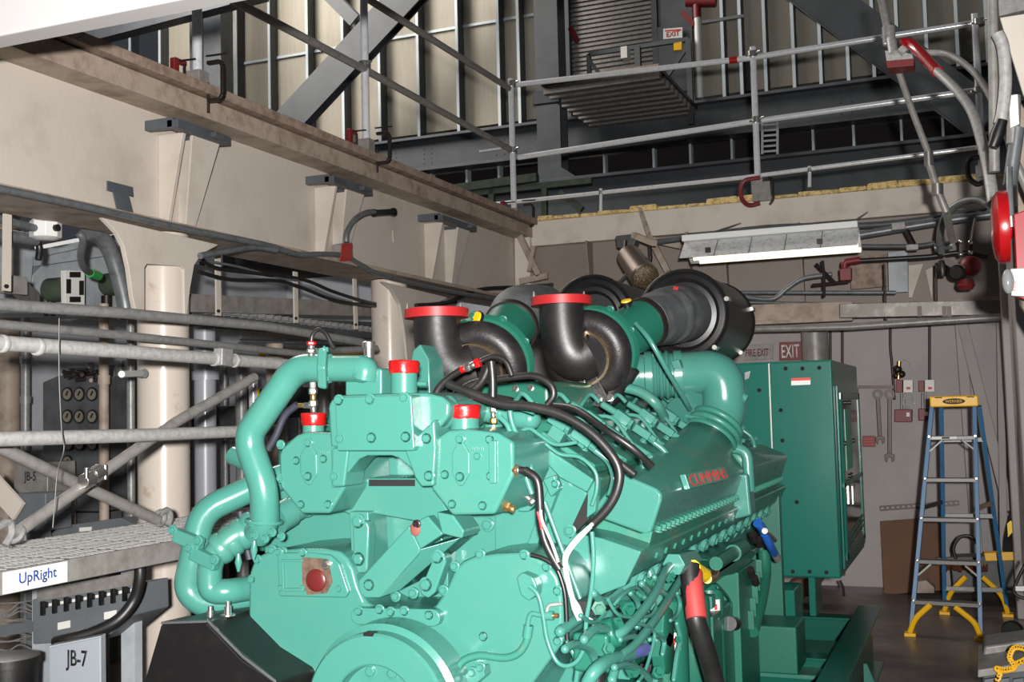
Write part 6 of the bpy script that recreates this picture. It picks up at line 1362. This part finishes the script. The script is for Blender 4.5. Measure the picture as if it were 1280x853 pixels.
# ================================================================== LADDER
ld = thing('step_ladder', 'blue fibreglass step ladder with yellow top and feet braces', 'ladder', (-.1, 9.1, 0))
fl_ = oz(1138, 795, 0); fr_ = oz(1226, 801, 0); bl_ = oz(1181, 768, 0); br_ = oz(1260, 771, 0)
Yt = 8.95; tl = oy(1165, 508, Yt); tr = oy(1218, 508, Yt)
def chan(a, c, w_, d_, nm, mt_):
    b = MB(); b.bar(a, c, w_, d_, (0, 1, 0)); return b.build(nm, mt_, ld, .004)
chan(fl_, tl, .032, .075, 'front_rail', BLUE); chan(fr_, tr, .032, .075, 'front_rail', BLUE)
tbl = tl+Vector((.06, .18, -.0)); tbr = tr+Vector((.035, .18, 0))
chan(bl_, tbl, .03, .05, 'rear_rail', BLUE); chan(br_, tbr, .03, .05, 'rear_rail', BLUE)
tz = oy(1190, 509, Yt-.05).z; th_ = oy(1190, 495, Yt-.05).z
tp = MB(); x0_, x1_ = oy(1162, 500, Yt-.05).x, oy(1223, 500, Yt-.05).x; tp.box((x0_, Yt-.07, tz), (x1_, Yt+.26, th_)); top = tp.build('top_cap', YEL, ld, .012)
oc = Vector(((x0_+x1_)/2, Yt-.072, (tz+th_)/2))
b = MB(); b.sphere(oc, .1, 24, (.78, .02, .22)); b.build('oval_logo', INK, top); 
text('WERNER', 'lettering', top, oc+Vector((-.06, -.0035, -.009)), (1, 0, 0), ZA, .02, YEL, wide=1.0, bold=.01)
for s_ in (-1, 1): MB().bar(oc+Vector((s_*.11-.02, 0, .03)), oc+Vector((s_*.11+.03, 0, .03)), .004, .008).build('logo_bar', INK, top)
for k, yy in enumerate((545, 597, 646, 698, 748)):
    # interpolate rail positions at that height
    t_ = None
    zl = oy(1190, yy, Yt-.02*k).z
    def at(a, c): s_ = (zl-a.z)/(c.z-a.z); return a.lerp(c, s_)
    A_ = at(fl_, tl); B_ = at(fr_, tr)
    st_ = MB(); st_.hexa([A_+Vector((-.0, -.045, 0)), B_+Vector((0, -.045, 0)), B_+Vector((0, -.045, -.028)), A_+Vector((0, -.045, -.028))], [A_+Vector((0, .05, 0)), B_+Vector((0, .05, 0)), B_+Vector((0, .05, -.028)), A_+Vector((0, .05, -.028))]); sp_ = st_.build('step', LADAL, ld, .003)
    if k in (0, 3):
        for (Q, s_) in ((A_, 1), (B_, -1)): MB().bar(Q+Vector((.0, -.04, -.11)), Q+Vector((s_*.09, -.03, -.03)), .012, .03, (0, 1, 0)).build('step_brace', LADAL, sp_)
    bolts(sp_, [A_+Vector((0, -.047, -.014)), B_+Vector((0, -.047, -.014))], (0, -1, 0), .009, STEEL)
    if k in (0, 2, 4):
        A2_ = at(bl_, tbl); B2_ = at(br_, tbr); MB().bar(A2_-Vector((0, 0, .04)), B2_-Vector((0, 0, .04)), .02, .035).build('rear_bar', LADAL, ld, .003)
    if k == 0:
        MB().bar(A_+Vector((.02, -.046, -.012)), A_.lerp(B_, .6)+Vector((0, -.046, -.012)), .002, .02).build('step_label', OFFW, sp_); MB().bar(A_.lerp(B_, .28)+Vector((0, -.048, -.012)), A_.lerp(B_, .45)+Vector((0, -.048, -.012)), .002, .014).build('step_label_mark', INK, sp_)
def ybr(a, up, inn, nm='corner_brace'):
    P = [a+Vector((0, -.045, .0)), a+Vector((0, -.045, .02))]
    b = MB(); b.tube(fillet([a+Vector((0, -.04, .03)), a+up*.55+inn*.1+Vector((0, -.04, 0)), a+up+inn+Vector((0, -.04, 0))], .12), .02, 8); b.build(nm, YEL, ld)
z4 = oy(1190, 748, Yt-.08).z
ybr(fl_, Vector((.05, 0, z4-.02)), Vector((.10, 0, 0))); ybr(fr_, Vector((-.03, 0, z4-.02)), Vector((-.13, 0, 0)))
ybr(bl_, Vector((.05, 0, z4+.05)), Vector((.12, 0, 0))); ybr(br_, Vector((-.03, 0, z4+.05)), Vector((-.14, 0, 0)))
for a in (fl_, fr_, bl_, br_): MB().box(a+Vector((-.04, -.05, 0)), a+Vector((.04, .05, .025))).build('foot', YEL, ld, .004)
al = fl_.lerp(tl, .55); bl2 = bl_.lerp(tbl, .55); MB().bar(al, bl2, .012, .03).build('spreader', TOOL, ld); al = fr_.lerp(tr, .55); bl2 = br_.lerp(tbr, .55); MB().bar(al, bl2, .012, .03).build('spreader', BRASS, ld)

# ================================================================== RIGHT FLOOR CLUTTER
t = thing('electric_tool_stand', 'dark cart with yellow blocks and hanging cable ends right of ladder', 'cart', oy(1255, 740, 9.9))
MB().prism(PY([(1188, 700), (1290, 698), (1290, 742), (1192, 742)], 10.1), (0, .4, 0)).build('box', DARKG, t, .01)
MB().prism(PY([(1230, 692), (1268, 690), (1268, 701), (1232, 702)], 9.9), (0, .12, 0)).build('yellow_block', YEL, t, .006)
b = MB()
for k in range(5): b.tube(catmull([oy(1256+k*2, 690, 9.85), oy(1258+k*2, 668, 9.85), oy(1266+k*2, 645+k*2, 9.8), oy(1285, 640+k*5, 9.8)]), .014, 8)
b.build('cable', BLACK, t)
MB().prism(PY([(1259, 655), (1264, 650), (1267, 664), (1260, 672)], 9.8), (0, .03, 0)).build('yellow_tape', YELT, t)
b = MB(); random.seed(8)
for k in range(16): x = 1180+k*3.5; b.cyl(oy(x, 704, 10.0), oy(x+random.uniform(-2, 2), 711+random.random()*5, 9.95), .014, 8)
b.build('hanging_lug', mat('copper_lugs', (126, 76, 52), .4, .5), t)
MB().bar(oy(1172, 702, 9.95), oy(1250, 700, 9.95), .04, .06).build('tray', BLACKM, t)
MB().tube(catmull([oy(1195, 700, 9.9), oy(1192, 685, 9.9), oy(1200, 672, 9.9), oy(1213, 671, 9.9), oy(1222, 680, 9.9)]), .014, 10).build('loop_cable', BLACK, t)
t = thing('wheel', 'small dark wheel on an axle at the lower right edge', 'wheel', oy(1267, 800, 6.9))
c = oy(1266, 790, 6.9); MB().lathe(c, (-.3, -.95, 0), [(-.02, .01), (-.02, m(c, 12)), (.0, m(c, 14)), (.02, m(c, 12)), (.02, .01)], 28).build('tyre', BLACKM, t); MB().cyl(c, c+Vector((.3, -.1, -.02)), .02, 12).build('axle', TOOL, t)
t = thing('motor_crate', 'low grey machine at the bottom right corner with rope on it', 'machine', oy(1255, 900, 6.2))
MB().prism(PY([(1228, 838), (1300, 826), (1300, 930), (1226, 930)], 6.0), (0, .5, 0)).build('body', DARKG, t, .012)
MB().prism(PY([(1222, 838), (1300, 826), (1300, 838), (1222, 848)], 5.97), (0, .6, 0)).build('lid', SHEET, t, .006)
for k in range(3): MB().prism(PY([(1230+k*18, 850), (1244+k*18, 848), (1244+k*18, 900), (1230+k*18, 900)], 5.97), (0, .03, 0)).build('pocket', GREYP, t, .004)
MB().prism(PY([(1230, 808), (1290, 800), (1290, 826), (1226, 832)], 6.3), (0, .3, 0)).build('rear_housing', SHEET, t, .015)
t = thing('rope', 'yellow and black twisted rope looped over the corner machine', 'rope', oy(1260, 820, 6))
pts = catmull([oy(x, y, 5.9) for x, y in [(1242, 860), (1250, 842), (1246, 836), (1256, 838), (1268, 834), (1262, 822), (1268, 810), (1282, 812), (1285, 822), (1270, 830)]], 10)
MB().tube(pts, .012, 8).build('strand', INK, t, label='black strand')
hel = []
for i in range(len(pts)*3):
    f_ = i/3; j = min(int(f_), len(pts)-2); p = pts[j].lerp(pts[j+1], f_-j); hel.append(p+Vector((math.cos(i*.9)*.008, math.sin(i*.9)*.003-.006, math.sin(i*.9)*.008)))
MB().tube(hel, .0065, 6).build('strand', YEL, t, label='yellow strand')
single_tube('extension_cord', catmull([oy(1285, 700, 7.5), oy(1272, 725, 7.5), oy(1268, 742, 7.5), oy(1285, 750, 7.5)]), .01, BLACK, 'black cord looping at the right edge above the wheel', 'cord')
t = thing('white_bar', 'small white bar at the right edge above the wheel', 'bar', oy(1275, 738, 7.4)); MB().bar(oy(1269, 736, 7.4), oy(1295, 736, 7.4), .03, .03).build('bar', WHITE, t, .004)
t = thing('rolled_debris', 'brown box and pipes on the floor beyond the cabinet', 'box', oy(1010, 740, 9.5)); MB().prism(PY([(985, 730), (1008, 722), (1028, 726), (1015, 745), (986, 752)], 9.6), (0, .3, 0)).build('box', BROWN, t, .01); MB().tube(catmull([oy(1050, 726, 9.2), oy(1054, 735, 9.2), oy(1055, 746, 9.2)]), .01, 8).build('cord', BLACK, t)
# dark blue-green lower wall part above floor is left plain
# ================================================================== MORE ENGINE DETAIL, lower right jumble and valley
random.seed(31)
def jx(x, y, X_): return ox(x, y, X_)
SMALL = [
 ([(742, 742), (752, 752), (764, 750), (776, 740)], -1.0, .012), ([(730, 800), (742, 788), (756, 786), (770, 794)], -.99, .013),
 ([(788, 742), (796, 752), (800, 768), (796, 784)], -.98, .009), ([(802, 730), (812, 742), (816, 760)], -.99, .012),
 ([(818, 722), (824, 736), (834, 744), (846, 742)], -.98, .010), ([(775, 800), (790, 796), (802, 800), (812, 812)], -.96, .009),
 ([(812, 800), (822, 796), (830, 802), (828, 818)], -.95, .008), ([(842, 850), (846, 820), (850, 800), (846, 780)], -.95, .008),
 ([(706, 812), (720, 806), (736, 812), (744, 826)], -1.02, .012), ([(768, 835), (782, 832), (800, 838), (812, 850)], -.94, .011),
 ([(726, 770), (738, 778), (748, 776), (756, 766)], -1.02, .007), ([(846, 742), (850, 756), (846, 770), (838, 776)], -.96, .007)]
for pts, X_, r in SMALL: Q = [ox(x, y, X_) for x, y in pts]; MB().tube(catmull(Q), r, 8).sphere(Q[0], r*.99, 10).sphere(Q[-1], r*.99, 10).build('branch_hose', PAINT, eng)
for (x, y, X_, s_) in [(748, 760, -1.0, .03), (784, 760, -.99, .035), (802, 745, -.98, .026), (815, 730, -.99, .028), (770, 780, -.98, .03), (790, 838, -.95, .032), (820, 770, -.97, .022), (806, 812, -.96, .024), (760, 812, -.98, .026), (838, 722, -.97, .026), (822, 842, -.95, .03), (848, 800, -.95, .018)]:
    p = ox(x, y, X_); a_ = Vector((random.uniform(.4, 1), random.uniform(-1, .2), random.uniform(-.5, .8))).normalized()
    s_ *= .7
    MB().lathe(p-a_*s_, a_, [(0, s_*.5), (.001, s_*.62), (s_*.8, s_*.62), (s_*.82, s_), (s_*1.4, s_), (s_*1.42, s_*.6), (s_*2, s_*.55)], 6).build('pipe_union', PAINTG, eng)
for (x, y) in ((735, 757), (744, 762), (757, 756), (776, 770), (815, 756), (831, 764), (845, 784), (812, 834)):
    p = ox(x, y, -1.05); MB().box(p-Vector((.02, .05, .012)), p+Vector((.02, .06, .02))).build('dark_clip', BLACK, eng, .003)
T('thin_pipe', [(706, 800), (714, 812), (722, 830), (720, 853)], 3.1, .008)
T('white_connector', [(734, 774), (742, 779), (744, 784)], 3.05, .007, OFFW)
# gussets and ledges under the manifold flange: a sloping trough casting
e2 = flp[3]
MB().prism([Vector((e2.x-.14, 3.56, e2.z+.02)), Vector((e2.x+.0, 3.56, e2.z-.0)), Vector((e2.x-.06, 3.56, e2.z-.1)), Vector((e2.x-.2, 3.56, e2.z-.14))], (0, 2.5, 0)).build('lower_trough', PAINTG, eng, .006)
# valley fittings behind the thermostat housings
for (x, y, Y, r) in [(560, 530, 3.3, .02), (548, 520, 3.35, .018), (700, 545, 3.5, .016), (712, 552, 3.5, .014), (724, 560, 3.5, .016)]:
    p = oy(x, y, Y); MB().lathe(p, (0, -.3, 1), [(-.02, r), (.01, r), (.012, r*.6), (.03, r*.6)], 8).build('port_plug', PAINT, eng)
T('thin_pipe', [(664, 505), (690, 520), (712, 545), (730, 560)], 3.4, .007)
T('thin_pipe', [(700, 520), (722, 530), (742, 552), (760, 575)], 3.42, .007)
# bolts on the rear manifold crown and on the cabinet side
# ================================================================== GROUPS for repeats
GROUPS = {'scaffold_tube': 'grey scaffold tubes', 'scaffold_brace': 'diagonal scaffold braces under the guardrails', 'guardrail_post': 'guardrail posts on the girders', 'guardrail_tube': 'guardrail tubes above the pit', 'c_clamp': 'c-clamps holding the guardrail posts', 'hanger_strap': 'pale hanger straps under the left girder', 'hanging_hose': 'black hoses under the left girder', 'vertical_pipe': 'vertical pipes at the left', 'wrench': 'wrenches hung on the wall', 'steel_girder': 'grey girders of the far hangar', 'diagonal_brace': 'diagonal braces of the far hangar', 'steel_column': 'steel columns of the far hangar', 'plate_girder': 'cream girders around the pit', 'support_column': 'white columns under the left girder', 'conduit': 'grey conduits', 'flexible_conduit': 'flexible conduits', 'wall_conduit': 'conduits down the back wall', 'wall_box': 'small boxes on the back wall', 'alarm_wall_box': 'red boxes on the back wall', 'storage_locker': 'lockers in the left background', 'stub_post': 'stub posts under the thin rail', 'support_post': 'blue grey posts under the plank', 'actuator': 'dark green actuators', 'strut': 'struts on the back girder', 'gusset': 'folded gussets', 'wall_plate': 'square plates on the back web'}
for o in list(bpy.data.objects):
    if o.parent is None and 'label' in o.keys():
        k = o.name.split('.')[0]
        if k in GROUPS: o['group'] = GROUPS[k]
